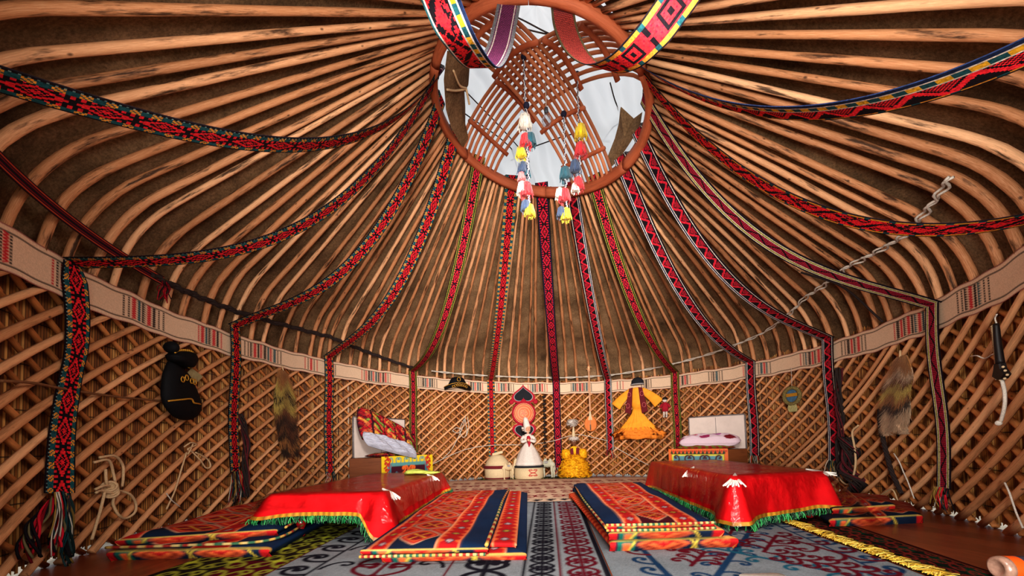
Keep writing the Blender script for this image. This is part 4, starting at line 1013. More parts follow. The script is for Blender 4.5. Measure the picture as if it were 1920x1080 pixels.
def pillow(name,fr,rx,ry,th,colfn,mat,label,seed=1,nu=60,nv=40,wr_=.01,shape=None,parent=None):
    O,X,Y,N=fr; r=np.random.default_rng(seed); ph=r.uniform(0,6.28,8)
    a=np.linspace(-1,1,nu); b=np.linspace(-1,1,nv); Ag,Bg=np.meshgrid(a,b,indexing='ij')
    px=Ag*rx*(1-.10*Bg**2*(np.abs(Ag)>.0)*np.abs(Ag)); py=Bg*ry*(1-.12*Ag**2*np.abs(Bg))
    if shape is not None: px,py=shape(px,py)
    h=th*((1-Ag**4)*(1-Bg**4))**.5
    w=wr_*(np.sin(Ag*9+Bg*4+ph[0])*.5+np.sin(Bg*13-Ag*5+ph[1])*.35+np.sin(Ag*21+Bg*17+ph[2])*.2)*((1-Ag**6)*(1-Bg**6))
    C=colfn(Ag,Bg)
    top=O+X*px[...,None]+Y*py[...,None]+N*(h+w)[...,None]; bot=O+X*px[...,None]+Y*py[...,None]-N*(h*.7)[...,None]
    V=np.concatenate([top.reshape(-1,3),bot.reshape(-1,3)]); idx=np.arange(nu*nv).reshape(nu,nv)
    q=np.stack([idx[:-1,:-1],idx[1:,:-1],idx[1:,1:],idx[:-1,1:]],-1).reshape(-1,4); Fs=np.concatenate([q,(q+nu*nv)[:,::-1]])
    mb=MB(); mb.add(V,Fs.tolist(),np.concatenate([C.reshape(-1,3)]*2))
    # seam
    edge=np.concatenate([top[:,0],top[-1,1:],top[::-1,-1][1:],top[0,::-1][1:]]); mb.tube(edge,.004,4,C[0,0],cap=False)
    o=mb.build(name,mat,parent)
    if label: tag(o,label,'pillow')
    return o
def kil(Ag,Bg):                                 # patchwork print
    k=RG.normal(size=Ag.shape); u=(Ag+1)*2.6; v=(Bg+1)*1.7
    pal=[rgb(176,34,40),rgb(150,30,40),rgb(206,150,70),rgb(96,24,34),rgb(190,90,60),rgb(120,150,60),rgb(176,34,40)]
    i=(np.floor(u*2.2+np.sin(v*3))*3+np.floor(v*3+np.sin(u*4))*5).astype(int)%7
    C=np.array(pal)[i]; C=C.copy()
    s=(np.abs(u-np.round(u))<.06)|(np.abs((u+v*1.3)%.7-.35)<.05); C[s]=rgb(50,24,34)
    return C*(1+.15*k[...,None])
def silver(Ag,Bg): 
    C=np.empty(Ag.shape+(3,)); C[:]=rgb(176,176,188); return C*(1+.05*RG.normal(size=Ag.shape+(1,)))
def pinkroll(Ag,Bg):
    C=np.empty(Ag.shape+(3,)); C[:]=rgb(214,190,200)
    for x,y,r,c in ((-.55,.2,.28,rgb(196,96,120)),(.25,.35,.26,rgb(170,96,150)),(-.1,-.5,.26,rgb(150,50,90)),(.7,-.5,.3,rgb(120,30,40)),(-.9,-.4,.16,rgb(150,60,110)),(.55,.75,.2,rgb(170,96,150)),(-.5,.05,.12,rgb(226,140,90))):
        d=np.hypot((Ag-x)*1.5,(Bg-y)*.9); m=d<r; C[m]=np.array(c)*(1+.5*np.cos(d[m]/r*14)[:,None]*.5)
    return C
Z=A(0,0,1)
dL=A(.585,.81,0); nL=A(.81,-.585,0)            # along the left cot, and out towards the room
pillow('silver_pillow',(A(-1.72,5.42,.655),A(.56,.78,-.24),A(-.26,.2,.62),A(.6,-.62,.4)),.46,.17,.075,silver,CLOTHM,'silver grey crumpled pillow slumped on the left cot',3,wr_=.035)
pillow('patchwork_cushion',(A(-1.80,5.52,.80),A(.585,.81,-.10),A(-.16,.13,.98),A(.76,-.55,.30)),.47,.26,.085,kil,CLOTHM,'large red patchwork cushion leaning on the left cot headboard',4,wr_=.018,shape=lambda x,y:(x,y-.13*np.clip(x/.4,-1,1)))
pillow('bed_cover',(A(-1.74,5.62,.515),dL,A(-.8,.1,0),Z),.40,.17,.035,kil,CLOTHM,None,6)
o=COL.objects[-1]; tag(o,'flat red patterned mat lying on the left cot seat','bed cover')
dR=A(.757,-.654,0)
pillow('pink_pillow',(A(2.80,5.44,.60),dR,A(.25,.30,.12),Z),.40,.24,.10,pinkroll,CLOTHM,'pale pink bolster pillow with purple roses on the right cot',8,wr_=.012)
pillow('bed_cover',(A(2.74,5.44,.515),dR,A(.35,.35,0),Z),.38,.2,.03,lambda a,b:np.where(((a*4+b*3)%1.>.5)[...,None],np.array(rgb(96,130,40)),np.array(rgb(140,30,40))),CLOTHM,None,9)
o=COL.objects[-1]; tag(o,'green and red cover lying on the right cot seat','bed cover')
# ================================================================== dolls and figures at the back
SKIN=m_plain('doll_skin',rgb(206,150,120),.5,.05,20.,bump=0)
WHITEC=m_plain('white_doll_cloth',rgb(206,194,184),.8,.12,60.)
CREAMF=m_plain('cream_felt',rgb(200,178,142),.95,.15,90.)
MAROON=m_plain('maroon_felt',rgb(104,26,34),.9,.2,80.)
REDF=m_plain('crimson_felt',rgb(160,24,44),.9,.2,80.)
BLKF=m_plain('black_felt',rgb(28,28,34),.9,.25,80.)
GREYF=m_plain('grey_cord',rgb(150,146,146),.8)
ORF=m_plain('orange_wood_plaque',rgb(226,96,48),.5,.1,30.)
HAIR=m_plain('dark_hair',rgb(34,24,22),.6)
YEL=m_plain('yellow_tulle',rgb(230,170,20),.8,.25,40.,bump=.4)
ORG=m_plain('orange_dress_cloth',rgb(240,160,44),.8,.12,14.,bump=.3)
base=lambda px,py,Y:A(at(px,py,Y)[0],Y,0)
gb=A(.3,6.97,0)
# fringed mat
mb=MB(); c0,c1=A(-.62,6.98,.008),A(1.28,6.82,.008)
xs=np.linspace(0,1,60); m_=Cv(1.95,.42,60,rgb(38,50,30)); 
for k in range(24):
    m_.horn(.05+k*.08,.2,.1,RG.uniform(0,6),k%2,.014,[rgb(110,100,40),rgb(20,24,20),rgb(120,40,40)][k%3])
u=np.linspace(0,1,m_.nx)[:,None,None]; v=np.linspace(0,1,m_.ny)[None,:,None]
Pg=c0+(c1-c0)*u+A(.06,.36,0)*v+A(0,-.06,0); Pg[...,2]=.012
fm=grid_obj('fringed_mat',Pg,m_.a,FELTRUG); tag(fm,'dark green fringed mat under the dolls and figurines','mat')
mb=MB(); r=random.Random(4)
for k in range(220):
    p=c0+(c1-c0)*(k/219)+A(0,-.06,.004); mb.tube([p,p+A(r.uniform(-.02,.02),-.03,.012),p+A(r.uniform(-.03,.03),-.07,.0)],.005,4,[rgb(40,44,24),rgb(110,100,44),rgb(24,26,22)][r.randrange(3)])
mb.build('fringe',WOVEN,fm)['kind']='stuff'
# felt tent model
b=base(933,897,6.95); t=empty('felt_tent_model',b+A(0,0,.012),'small cream felt tent model with maroon stripe left of the dolls','model tent')
mb=MB(); mb.lathe([(.001,0),(.215,0),(.232,.02),(.235,.2),(.225,.215)],b+A(0,0,.012),32); mb.build('wall',CREAMF,t)
mb=MB(); mb.lathe([(.236,.19),(.246,.2),(.246,.235),(.236,.245)],b+A(0,0,.012),32); mb.lathe([(.232,.01),(.238,.012),(.238,.03),(.232,.034)],b+A(0,0,.012),32); mb.build('maroon_stripe',MAROON,t)
mb=MB(); mb.lathe([(.24,.235),(.19,.33),(.13,.40),(.10,.43),(.001,.44)],b+A(0,0,.012),32); mb.build('roof',CREAMF,t)
mb=MB(); mb.box(b+A(.01,0,.475),(.20,.12,.05),None,(A(.97,0,.24),A(0,1,0),A(-.24,0,.97)),.012); mb.build('top_flap',CREAMF,t)
# tall doll on a round box
b=base(992,897,6.93); dz=.012
t=empty('round_box',b+A(0,0,dz),'round cream box with red scroll emblem carrying the white doll','box')
mb=MB(); mb.lathe([(.001,0),(.262,0),(.27,.01),(.262,.2),(.001,.2)],b+A(0,0,dz),36); bxb=mb.build('box_body',CREAMF,t)
mb=MB(); mb.lathe([(.27,.2),(.275,.2),(.275,.228),(.26,.232),(.001,.232)],b+A(0,0,dz),36); mb.build('lid',BLKF,t)
tf=A(.05,-.27,0); c2=Cv(.2,.13,160,rgb(200,178,142))
for x,y,a,f in ((.1,.065,.5,0),(.1,.065,-.5,1),(.1,.065,math.pi-.5,1),(.1,.065,math.pi+.5,0)): c2.horn(x,y,.08,a,f,.013,rgb(170,24,40))
c2.line([(.02,.02),(.18,.02)],.012,rgb(170,24,40)); c2.line([(.02,.11),(.18,.11)],.01,rgb(170,24,40))
th=np.linspace(-.42,.33,c2.nx)+.28; Pg=np.stack([b[0]+.269*np.sin(th)[:,None]*np.ones(c2.ny),b[1]-.269*np.cos(th)[:,None]*np.ones(c2.ny),np.ones(c2.nx)[:,None]*np.linspace(.05,.175,c2.ny)+dz],-1)
grid_obj('red_emblem',Pg,c2.a,CLOTHM,bxb)
d0=b+A(0,0,dz+.232)
t=empty('white_doll',d0,'doll in tiered white dress and tall white headscarf standing on the round box','doll')
mb=MB(); sc=lambda w,z:1+.035*math.cos(w*10)*(1-z*1.5)
mb.lathe([(.001,0),(.25,0),(.262,.03),(.24,.07),(.235,.075),(.215,.14),(.21,.145),(.18,.22),(.175,.225),(.13,.31),(.075,.385),(.06,.42)],d0,40,None,1,1,None,sc); mb.build('tiered_skirt',WHITEC,t)
mb=MB(); mb.lathe([(.06,.41),(.075,.46),(.085,.52),(.06,.56),(.03,.575)],d0,20,None,1,.75); mb.build('bodice',WHITEC,t)
mb=MB(); mb.lathe([(.02,.56),(.022,.60),(.045,.625),(.052,.66),(.045,.70),(.02,.72),(.001,.725)],d0+A(.0,0,0),20); mb.ball(d0+A(.008,-.055,.662),.012,6); hd=mb.build('head',SKIN,t)
mb=MB()
for s in(-1,1): mb.ball(d0+A(s*.018+.004,-.047,.675),.006,5)
mb.build('eyes',HAIR,hd)
mb=MB(); mb.ball(d0+A(.004,-.05,.642),.009,5,None,(1.4,.5,.5)); mb.build('mouth',REDF,hd)
mb=MB(); mb.loft([[d0+A(-.008-.10*max(0,z-.68)*1.6+r_*math.cos(w),.022+r_*math.sin(w),z) for w in np.linspace(0,6.283,21)[:-1]] for r_,z in ((.05,.60),(.060,.64),(.064,.69),(.066,.72),(.056,.76),(.05,.81),(.042,.85),(.02,.875),(.002,.88))]); mb.loft([[d0+A(-.03+.08*math.cos(w)*q,.05+.03*math.sin(w),.66-.36*(1-q)) for w in np.linspace(0,6.28,13)[:-1]] for q in (.9,1.1,1.)]); mb.build('headscarf',WHITEC,t)
mb=MB()
for s in(-1,1): mb.tube(spline([d0+A(s*.075,0,.53),d0+A(s*.12,-.04,.46),d0+A(s*.10,-.11,.43),d0+A(s*.03,-.13,.45)],12),[.028]*3+[.026]*3+[.03]*3+[.024]*3,10)
mb.build('sleeve',WHITEC,t)
mb=MB(); mb.ball(d0+A(0,-.145,.455),.025,8); mb.build('hands',SKIN,t)
mb=MB(); mb.tube(spline([d0+A(0,-.08,.53),d0+A(.01,-.1,.47),d0+A(.015,-.12,.40),d0+A(.01,-.15,.34)],10),[.02,.03,.035,.04,.04,.035,.03,.02,.015,.01],8,flat=.5); mb.build('red_bib',REDF,t)
# yellow doll
b=base(1078,896,6.98); d0=b+A(0,0,.012)
t=empty('yellow_doll',d0,'dark-faced doll in a fluffy yellow tulle dress with white plumed hat','doll')
r=random.Random(9)
def fluff(prof,c,num,L,mat,name,par,seed):
    mb=MB(); mb.lathe(prof,c,30); rr_=random.Random(seed)
    for k in range(num):
        i=rr_.randrange(len(prof)-1); f=rr_.random(); rad_=prof[i][0]*(1-f)+prof[i+1][0]*f; z=prof[i][1]*(1-f)+prof[i+1][1]*f; w=rr_.random()*6.283
        p=c+A(rad_*math.cos(w),rad_*math.sin(w),z); o_=A(math.cos(w),math.sin(w),rr_.uniform(-.9,.2))*L*rr_.uniform(.4,1); s_=A(-math.sin(w),math.cos(w),rr_.uniform(-.4,.4))*L*.5
        q=p+o_; q[2]=max(q[2],c[2]+.003)
        mb.add([p,q+s_,q-s_],[(0,1,2)],smooth=False)
    return mb.build(name,mat,par)
fluff([(.001,.0),(.24,.004),(.27,.05),(.255,.15),(.225,.24),(.17,.32),(.09,.40),(.06,.42)],d0,1500,.05,YEL,'tulle_skirt',t,1)
mb=MB(); mb.lathe([(.06,.40),(.07,.45),(.08,.5),(.06,.54),(.03,.56)],d0,18,None,1,.75); mb.build('bodice',YEL,t)
mb=MB(); 
for s in(-1,1): mb.poly([(s*.02,.0),(s*.075,.0),(s*.08,.1),(s*.03,.12)],.01,(d0+A(0,-.07,.41),A(1,0,0),Z,A(0,-1,0)))
mb.build('maroon_vest',MAROON,t)
for s in(-1,1): fluff([(.03,-.02),(.075,.02),(.085,.08),(.07,.14),(.03,.17)],d0+A(s*.15,-.01,.34),260,.03,YEL,'puffed_sleeve',t,5+s)
DSKIN=m_plain('brown_doll_face',rgb(110,70,50),.5,.1,20.,bump=0)
mb=MB(); mb.lathe([(.02,.55),(.024,.58),(.045,.60),(.052,.635),(.045,.675),(.02,.69),(.001,.695)],d0,18); mb.ball(d0+A(0,-.055,.632),.011,6); hd=mb.build('head',DSKIN,t)
mb=MB()
for s in(-1,1): mb.ball(d0+A(s*.018,-.046,.65),.007,5)
mb.build('eyes',WHITEC,hd)
fluff([(.001,.67),(.08,.672),(.09,.70),(.07,.73),(.001,.735)],d0,400,.025,WHITEC,'fur_hat_brim',t,12)
mb=MB(); mb.lathe([(.035,.72),(.03,.78),(.012,.93),(.006,.98)],d0,14); mb.build('hat_cone',CREAMF,t)
fluff([(.01,.94),(.06,.96),(.085,1.0),(.06,1.04),(.001,1.05)],d0+A(-.015,0,0),420,.04,WHITEC,'white_plume',t,14)
# camel figurines
def camel(c,s,yaw,label,mat,neck=1.):
    cy,sy=math.cos(yaw),math.sin(yaw); X=A(cy,sy,0); Y=A(-sy,cy,0); g=lambda x,y,z:c+(X*x+Y*y+Z*z)*s
    root=empty('camel_figurine',c,label,'figurine')
    mb=MB(); prof=[(-.34,.52,.02),(-.32,.55,.10),(-.22,.58,.15),(-.12,.64,.17),(0,.60,.165),(.12,.64,.17),(.22,.58,.15),(.32,.57,.11),(.38,.6,.085),(.43,.68,.07),(.46,.82,.06),(.47,.93,.055),(.50,1.0,.06),(.57,.99,.055),(.64,.95,.04),(.68,.93,.015)]
    R=[]
    for i,(x,z,r_) in enumerate(prof):
        a=prof[max(0,i-1)]; b2=prof[min(len(prof)-1,i+1)]; T=A(b2[0]-a[0],0,b2[1]-a[1]); T/=np.linalg.norm(T); N2=A(-T[2],0,T[0])
        R.append([g(*(A(x,0,z)+N2*r_*math.sin(w)+A(0,1,0)*r_*.8*math.cos(w))) for w in np.linspace(0,2*math.pi,13)[:-1]])
    mb.loft(R)
    for hx in(-.13,.13): mb.lathe([(.11,0),(.09,.08),(.05,.15),(.001,.18)],g(hx,0,.70),12,None,s,s,(A(1,0,0),A(0,1,0),Z*s))
    for lx in(-.26,.26):
        for ly in(-.09,.09): mb.tube([g(lx,ly,.55),g(lx+.02,ly,.28),g(lx,ly,.26),g(lx,ly,.05),g(lx+.02,ly,.0)],[.075*s,.05*s,.048*s,.036*s,.05*s],8)
    for ey in(-.04,.04): mb.tube([g(.49,ey,1.04),g(.47,ey*1.4,1.11)],[.018*s,.004*s],5)
    mb.tube(spline([g(-.33,0,.55),g(-.38,0,.45),g(-.37,0,.33)],6),.014*s,5)
    mb.build('body',mat,root)
    mb=MB(); mb.box(g(0,0,.70),(.16*s,.36*s,.10*s),None,(X,Y,Z),.02*s); mb.build('saddle_cloth',GREYF,root)
    mb=MB()
    for ey in(-.05,.05): mb.ball(g(.56,ey,1.0),.013*s,5)
    mb.build('eyes',HAIR,root)
camel(base(952,897,6.80)+A(.0,0,.013),.34,.55,'small cream camel figurine between the tent model and round box',CREAMF)
camel(base(1030,896,6.95)+A(-.02,0,.013),.40,2.5,'pale grey camel figurine right of the round box',m_plain('pale_grey_felt',rgb(176,172,150),.95,.15,80.))
# ================================================================== things hung on the back wall
def wfr(px,py,off=-.085):
    t,P=wallhit(px,py,off); O,X,Zz,N=wframe(t,P[2],off); return O,X,Zz,N
def heart(w,h,up=1):
    P=[]
    for k in range(40):
        a=2*math.pi*k/40; x=16*math.sin(a)**3; y=13*math.cos(a)-5*math.cos(2*a)-2*math.cos(3*a)-math.cos(4*a); P.append((x/32*w,-(y+2.5)/29*h*up))
    return P
fr_=wfr(981,738); pl=empty('felt_ornament',fr_[0],'black heart-shaped felt ornament with crimson edge, top of three','wall ornament','felt ornaments on the back wall')
def lobed(pts,k): c=np.mean(np.array(pts),0); return [tuple(c+(A(*p)-c)*k) for p in pts]
for f_,lab in ((fr_,None),):
    mb=MB(); H=heart(.46,.36); mb.poly(H,.015,f_); 
    for s in(-1,1): mb.ball(f_[0]+f_[1]*s*.23-f_[2]*.16+f_[3]*.01,.045,8,None,(1,1,.3) if 0 else (1,.4,1))
    mb.ball(f_[0]-f_[2]*.13+f_[3]*.01,.06,8,None,(1,.35,.8)); mb.build('crimson_border',REDF,pl)
    mb=MB(); mb.poly(lobed(H,.80),.008,f_,dz=.014); mb.build('grey_cord_edge',GREYF,pl)
    mb=MB(); mb.poly(lobed(H,.74),.008,f_,dz=.018,bulge=.006); mb.build('black_heart',BLKF,pl)
fr2=wfr(982,775); pl=empty('round_plaque',fr2[0],'round orange plaque with pale rings and crimson felt rim, middle of three','wall ornament','felt ornaments on the back wall')
ax=(fr2[1],fr2[2],fr2[3])
mb=MB(); mb.lathe([(.001,0),(.225,0),(.232,.012),(.215,.022),(.001,.022)],fr2[0],40,None,1,1,ax,lambda w,z:1+.02*math.cos(w*14)); mb.build('crimson_rim',REDF,pl)
mb=MB(); mb.lathe([(.001,.02),(.175,.02),(.175,.03),(.16,.038),(.13,.034),(.12,.038),(.001,.036)],fr2[0],40,None,1,1,ax); mb.build('orange_disc',ORF,pl)
mb=MB()
for r_ in(.187,.163,.112): 
    mb.tube([fr2[0]+fr2[3]*.036+fr2[1]*r_*math.cos(w)+fr2[2]*r_*math.sin(w) for w in np.linspace(0,2*math.pi,49)],.0045,5,cap=False)
for k in range(5):
    a=k*1.25; mb.tube(spline([fr2[0]+fr2[3]*.037+fr2[1]*.08*math.cos(a+q)*s+fr2[2]*.08*math.sin(a+q)*s for q,s in((0,.3),(.5,.7),(1.2,.9),(1.9,.6))],10),.0035,4)
mb.build('pale_rings',m_plain('pale_orange_line',rgb(240,190,140),.6),pl)
fr3=wfr(983,812); pl=empty('felt_ornament',fr3[0],'black heart-shaped felt ornament behind the white doll, lowest of three','wall ornament','felt ornaments on the back wall')
H=[(x,-y) for x,y in heart(.46,.36)]
mb=MB(); mb.poly(H[::-1],.015,fr3); mb.build('crimson_border',REDF,pl)
mb=MB(); mb.poly(lobed(H,.80)[::-1],.008,fr3,dz=.014); mb.build('grey_cord_edge',GREYF,pl)
mb=MB(); mb.poly(lobed(H,.74)[::-1],.008,fr3,dz=.018,bulge=.006); mb.build('black_heart',BLKF,pl)
# bead string
f=wfr(1020,744); g=wfr(1022,850); root=empty('bead_string',f[0],'long dark string of knotted beads hanging right of the orange plaque','bead string')
mb=MB(); mb.tube([f[0],g[0]],.005,5); mb.build('cord',ROPED,root)
for k in range(17):
    p=f[0]+(g[0]-f[0])*(k/16); mb=MB(); mb.ball(p+f[3]*.01,.024 if k%2 else .03,7,None,(1.3,1,.8)); mb.build('bead',HAIR,root)
# long-necked lute
f=wfr(1108,790); O,X,Zz,N=f; root=empty('lute',O,'long-necked two-string lute with orange pear body hung on the back wall','lute')
LUTEW=m_wood('orange_lute_wood',rgb(180,90,40),rgb(224,128,62),rgb(238,156,90),.0,.5,False)
body=[(0,-.19),(.06,-.18),(.105,-.13),(.115,-.06),(.10,.02),(.06,.07),(.025,.10),(-.025,.10),(-.06,.07),(-.10,.02),(-.115,-.06),(-.105,-.13),(-.06,-.18)]
mb=MB(); mb.poly(body,.07,f,bulge=.012); mb.uv=[(v[0]*3,v[2]) for v in mb.v]; mb.build('body',LUTEW,root)
mb=MB(); mb.poly([(-.04,.02),(.04,.02),(.022,.10),(.014,.18),(-.014,.18),(-.022,.10)],.01,f,dz=.075); mb.build('pale_collar',CREAMF,root)
mb=MB(); mb.poly([(-.016,.08),(.016,.08),(.013,.98),(-.013,.98)],.025,f,dz=.05); mb.build('neck',LATH,root)
mb=MB(); mb.poly([(-.022,.94),(.022,.94),(.016,1.06),(-.016,1.06)],.03,f,dz=.045); pgb=mb.build('pegbox',LATH,root)
for s in(-1,1): mb=MB(); mb.tube([O+N*.06+Zz*(1.0+s*.015)+X*s*.015,O+N*.06+Zz*(1.0+s*.015)+X*s*.05],[.006,.01],6); mb.build('tuning_peg',LATH,pgb)
mb=MB(); mb.poly([(-.01,-.17),(.01,-.17),(.01,-.07),(0,-.06),(-.01,-.07)],.004,f,dz=.083); mb.build('dark_slot',DARK,root)
mb=MB(); 
for s in(-1,1): mb.tube([O+N*.092+X*s*.005-Zz*.18,O+N*.083+X*s*.005+Zz*.97],.0015,4)
mb.build('strings',ROPEW,root)
# dress with vest
f=wfr(1196,790,-.09); O,X,Zz,N=f; root=empty('child_dress',O,"child's golden orange dress with ruffled skirt and maroon vest hung on the back wall",'dress')
def flatlathe(prof,c,wav,nw,mat,name,amp=.0):
    mb=MB(); R=[]
    for w_,z in prof:
        R.append([c+X*w_*math.cos(a)*(1+wav*math.cos(a*nw)*(-z if z<0 else 0))+N*(.02+.055*math.sin(a)*(1 if math.sin(a)>0 else .3)*(1+.5*wav*math.cos(a*nw*1.5)))+Zz*(z+amp*math.sin(a*7)) for a in np.linspace(0,2*math.pi,61)[:-1]])
    mb.loft(R); return mb.build(name,mat,root)
flatlathe([(.07,.22),(.10,.14),(.19,.02),(.28,-.08),(.35,-.16)],O,.25,14,ORG,'skirt')
ORR=m_plain('orange_ruffle',rgb(232,134,44),.85,.2,60.,bump=.5)
flatlathe([(.30,-.11),(.39,-.17),(.41,-.195)],O,.5,22,ORR,'ruffle',.01); flatlathe([(.37,-.16),(.44,-.22),(.455,-.25)],O-N*.004,.5,26,ORR,'ruffle',.012); flatlathe([(.38,-.21),(.43,-.27),(.42,-.31)],O-N*.008,.5,24,ORR,'ruffle',.014)
flatlathe([(.05,.60),(.10,.58),(.12,.5),(.10,.35),(.08,.22)],O,.0,8,ORG,'bodice')
for s in(-1,1):
    P=spline([O+X*s*.09+Zz*.55+N*.03,O+X*s*.20+Zz*.47+N*.03,O+X*s*.30+Zz*.38+N*.03,O+X*s*.38+Zz*.29+N*.03],12); mb=MB(); mb.tube(P,np.linspace(.055,.10,12),12,flat=.3,up=N); mb.build('sleeve',ORG,root)
    mb=MB(); pv=[(s*.05,.60),(s*.11,.59),(s*.155,.40),(s*.20,.17),(s*.10,.13),(s*.075,.30)]
    mb.poly(pv if s>0 else pv[::-1],.02,f,dz=.062,bulge=.006); mb.build('vest_panel',MAROON,root)
    mb=MB()
    for zz_ in(.48,.28):
        for q in range(4):
            a=q*1.57; mb.tube(spline([O+X*(s*(.11+.03*(zz_<.4))+.03*math.cos(a+j))+Zz*(zz_+.04*math.sin(a+j))+N*.094 for j in(0,.6,1.1,1.5)],8),.004,4)
    mb.build('pink_embroidery',m_plain('pink_thread',rgb(206,110,110),.7),root)
f2=wfr(1195,716,-.10); tcap=empty('small_hat',f2[0],'small dark cap pinned above the orange dress','cap')
mb=MB(); mb.lathe([(.105,-.02),(.11,.01),(.10,.06),(.06,.10),(.001,.115)],f2[0]-f2[2]*.03,20,None,1,.6,(f2[1],f2[3],f2[2])); mb.build('crown',BLKF,tcap)
mb=MB(); mb.tube([f2[0]-f2[2]*.045+f2[1]*.112*math.cos(a)+f2[3]*.07*math.sin(a) for a in np.linspace(0,2*math.pi,25)],.012,6,cap=False); mb.build('silver_trim',GREYF,tcap)
# little red doll
f=wfr(1247,764,-.1); O,X,Zz,N=f; root=empty('hanging_doll',O,'tiny doll in red shirt hanging right of the orange dress','doll')
mb=MB(); mb.lathe([(.05,-.07),(.055,0),(.045,.07),(.02,.09)],O,14,None,1,.6,(X,N,Zz)); 
for s in(-1,1): mb.tube([O+X*s*.045+Zz*.06,O+X*s*.085+Zz*.0],[.02,.018],7)
mb.build('red_shirt',REDF,root)
mb=MB(); mb.ball(O+Zz*.125,.04,8); mb.build('head',WHITEC,root)
mb=MB(); mb.lathe([(.042,.13),(.042,.15),(.02,.175),(.001,.18)],O,12,None,1,1,(X,N,Zz)); mb.build('hair',HAIR,root)
for s in(-1,1): mb=MB(); mb.tube([O+X*s*.022-Zz*.06,O+X*s*.022-Zz*.15],[.018,.015],7); mb.tube([O+X*s*.022-Zz*.15,O+X*s*.022-Zz*.165+N*.02],[.016,.014],7); mb.build('leg',WHITEC,root)
# black cap with gold embroidery
f=wfr(858,722,-.19); O,X,Zz,N=f; root=empty('embroidered_hat',O,'black felt hat with upturned brim and gold embroidery on the wall band','hat')
ax=(X,N,Zz)
mb=MB(); mb.lathe([(.16,-.02),(.165,.02),(.13,.09),(.10,.13),(.001,.15)],O,24,None,1,.55,ax); mb.build('crown',BLACK,root)
mb=MB(); R=[[O+X*r_*math.cos(a)+N*r_*.62*math.sin(a)+Zz*(z+(.05 if abs(math.cos(a))>.0 else 0)*(math.cos(a)**2)*-1.2) for a in np.linspace(0,2*math.pi,41)[:-1]] for r_,z in ((.15,.0),(.235,-.035),(.245,.015),(.165,.03))]
mb.loft(R,None,False); brm=mb.build('brim',BLACK,root)
mb=MB()
mb.tube([O+X*.245*math.cos(a)+N*.155*math.sin(a)+Zz*(.018-.06*math.cos(a)**2) for a in np.linspace(0,2*math.pi,41)],.006,5,cap=False)
for k in range(7):
    x=-.12+k*.04; mb.tube(spline([O+X*(x+.02*math.cos(q))+N*(.15)+Zz*(-.02+.02*math.sin(q)-.03*(x/.12)**2) for q in(0,1.5,3,4.5,5.8)],12),.005,5)
for q in range(3): mb.tube(spline([O+X*(.03*math.cos(a+q*2))+N*.085+Zz*(.09+.035*math.sin(a+q*2)) for a in(0,1,2,3)],10),.005,5)
mb.build('gold_embroidery',GOLD,root)
# black velvet pouch on the left wall
f=wfr(337,735,-.10); O,X,Zz,N=f; root=empty('velvet_pouch',O,'black velvet hat-like pouch with gold embroidery hung on the left lattice','pouch')
k_=.0
def lpx(px,py):                                # pixel -> local coordinates on the wall plane
    d=ray(px,py); s=((O-CAM)@N)/(d@N); P=CAM+d*s; return float((P-O)@X),float((P-O)@Zz)
out=[(314,677),(322,680),(336,690),(346,702),(356,720),(366,744),(371,760),(368,776),(358,786),(345,788),(328,783),(314,770),(304,750),(303,725),(306,698)]
ol=[lpx(*p) for p in out]; ol=[tuple(p) for p in spline(ol+[ol[0]],60)[:-1]]
mb=MB(); c=np.mean(np.array(ol),0); R=[[O+X*(c[0]+(p[0]-c[0])*s)+Zz*(c[1]+(p[1]-c[1])*s)+N*d for p in ol] for s,d in((.9,-.02),(1.,0),(.98,.02),(.9,.045),(.7,.065),(.4,.075),(.05,.078))]
mb.loft(R); mb.build('body',BLACK,root)
hl=[lpx(*p) for p in ((308,666),(318,659),(332,658),(346,661),(352,672),(349,682),(342,690),(334,686),(320,679),(312,676))]; hl=[tuple(p) for p in spline(hl+[hl[0]],40)[:-1]]
mb=MB(); c=np.mean(np.array(hl),0); R=[[O+X*(c[0]+(p[0]-c[0])*s)+Zz*(c[1]+(p[1]-c[1])*s)+N*d for p in hl] for s,d in((.95,.0),(1.,.05),(.9,.085),(.5,.10),(.05,.105))]; mb.loft(R); mb.build('cap',BLACK,root)
q=A(*lpx(313,651)); mb=MB(); mb.ball(O+X*q[0]+Zz*q[1]+N*.03,.05,9,None,(1.15,.8,.95)); mb.build('pompom',BLACK,root)
mb=MB()
for p in hl[2:26]: mb.ball(O+X*p[0]*1.0+Zz*(p[1]+.008)+N*.055,.010,5)
mb.build('gold_beads',GOLD,root)
mb=MB(); L_=[lpx(*p) for p in((305,752),(320,749),(336,748),(341,755),(352,757),(370,759))]; mb.tube(spline([O+X*a+Zz*b_+N*(.034+.052*(1-((i-2.5)/2.5)**4)) for i,(a,b_) in enumerate(L_)],24),.007,6)
for cx_,cy_ in((318,711),(326,708),(336,714),(342,716)):
    for q in range(3): 
        a0,b0=lpx(cx_,cy_); mb.tube(spline([O+X*(a0+.022*math.cos(w+q*2.1))+Zz*(b0+.022*math.sin(w+q*2.1))+N*.09 for w in(0,1,2,3.2)],9),.0045,5)
mb.build('gold_embroidery',GOLD,root)
mb=MB(); mb.poly([lpx(*p) for p in((345,700),(353,690),(375,706),(366,715),(358,718))][::-1],.006,f,dz=.02); mb.build('pale_leather_tag',m_plain('pale_leather',rgb(160,150,110),.8),root)
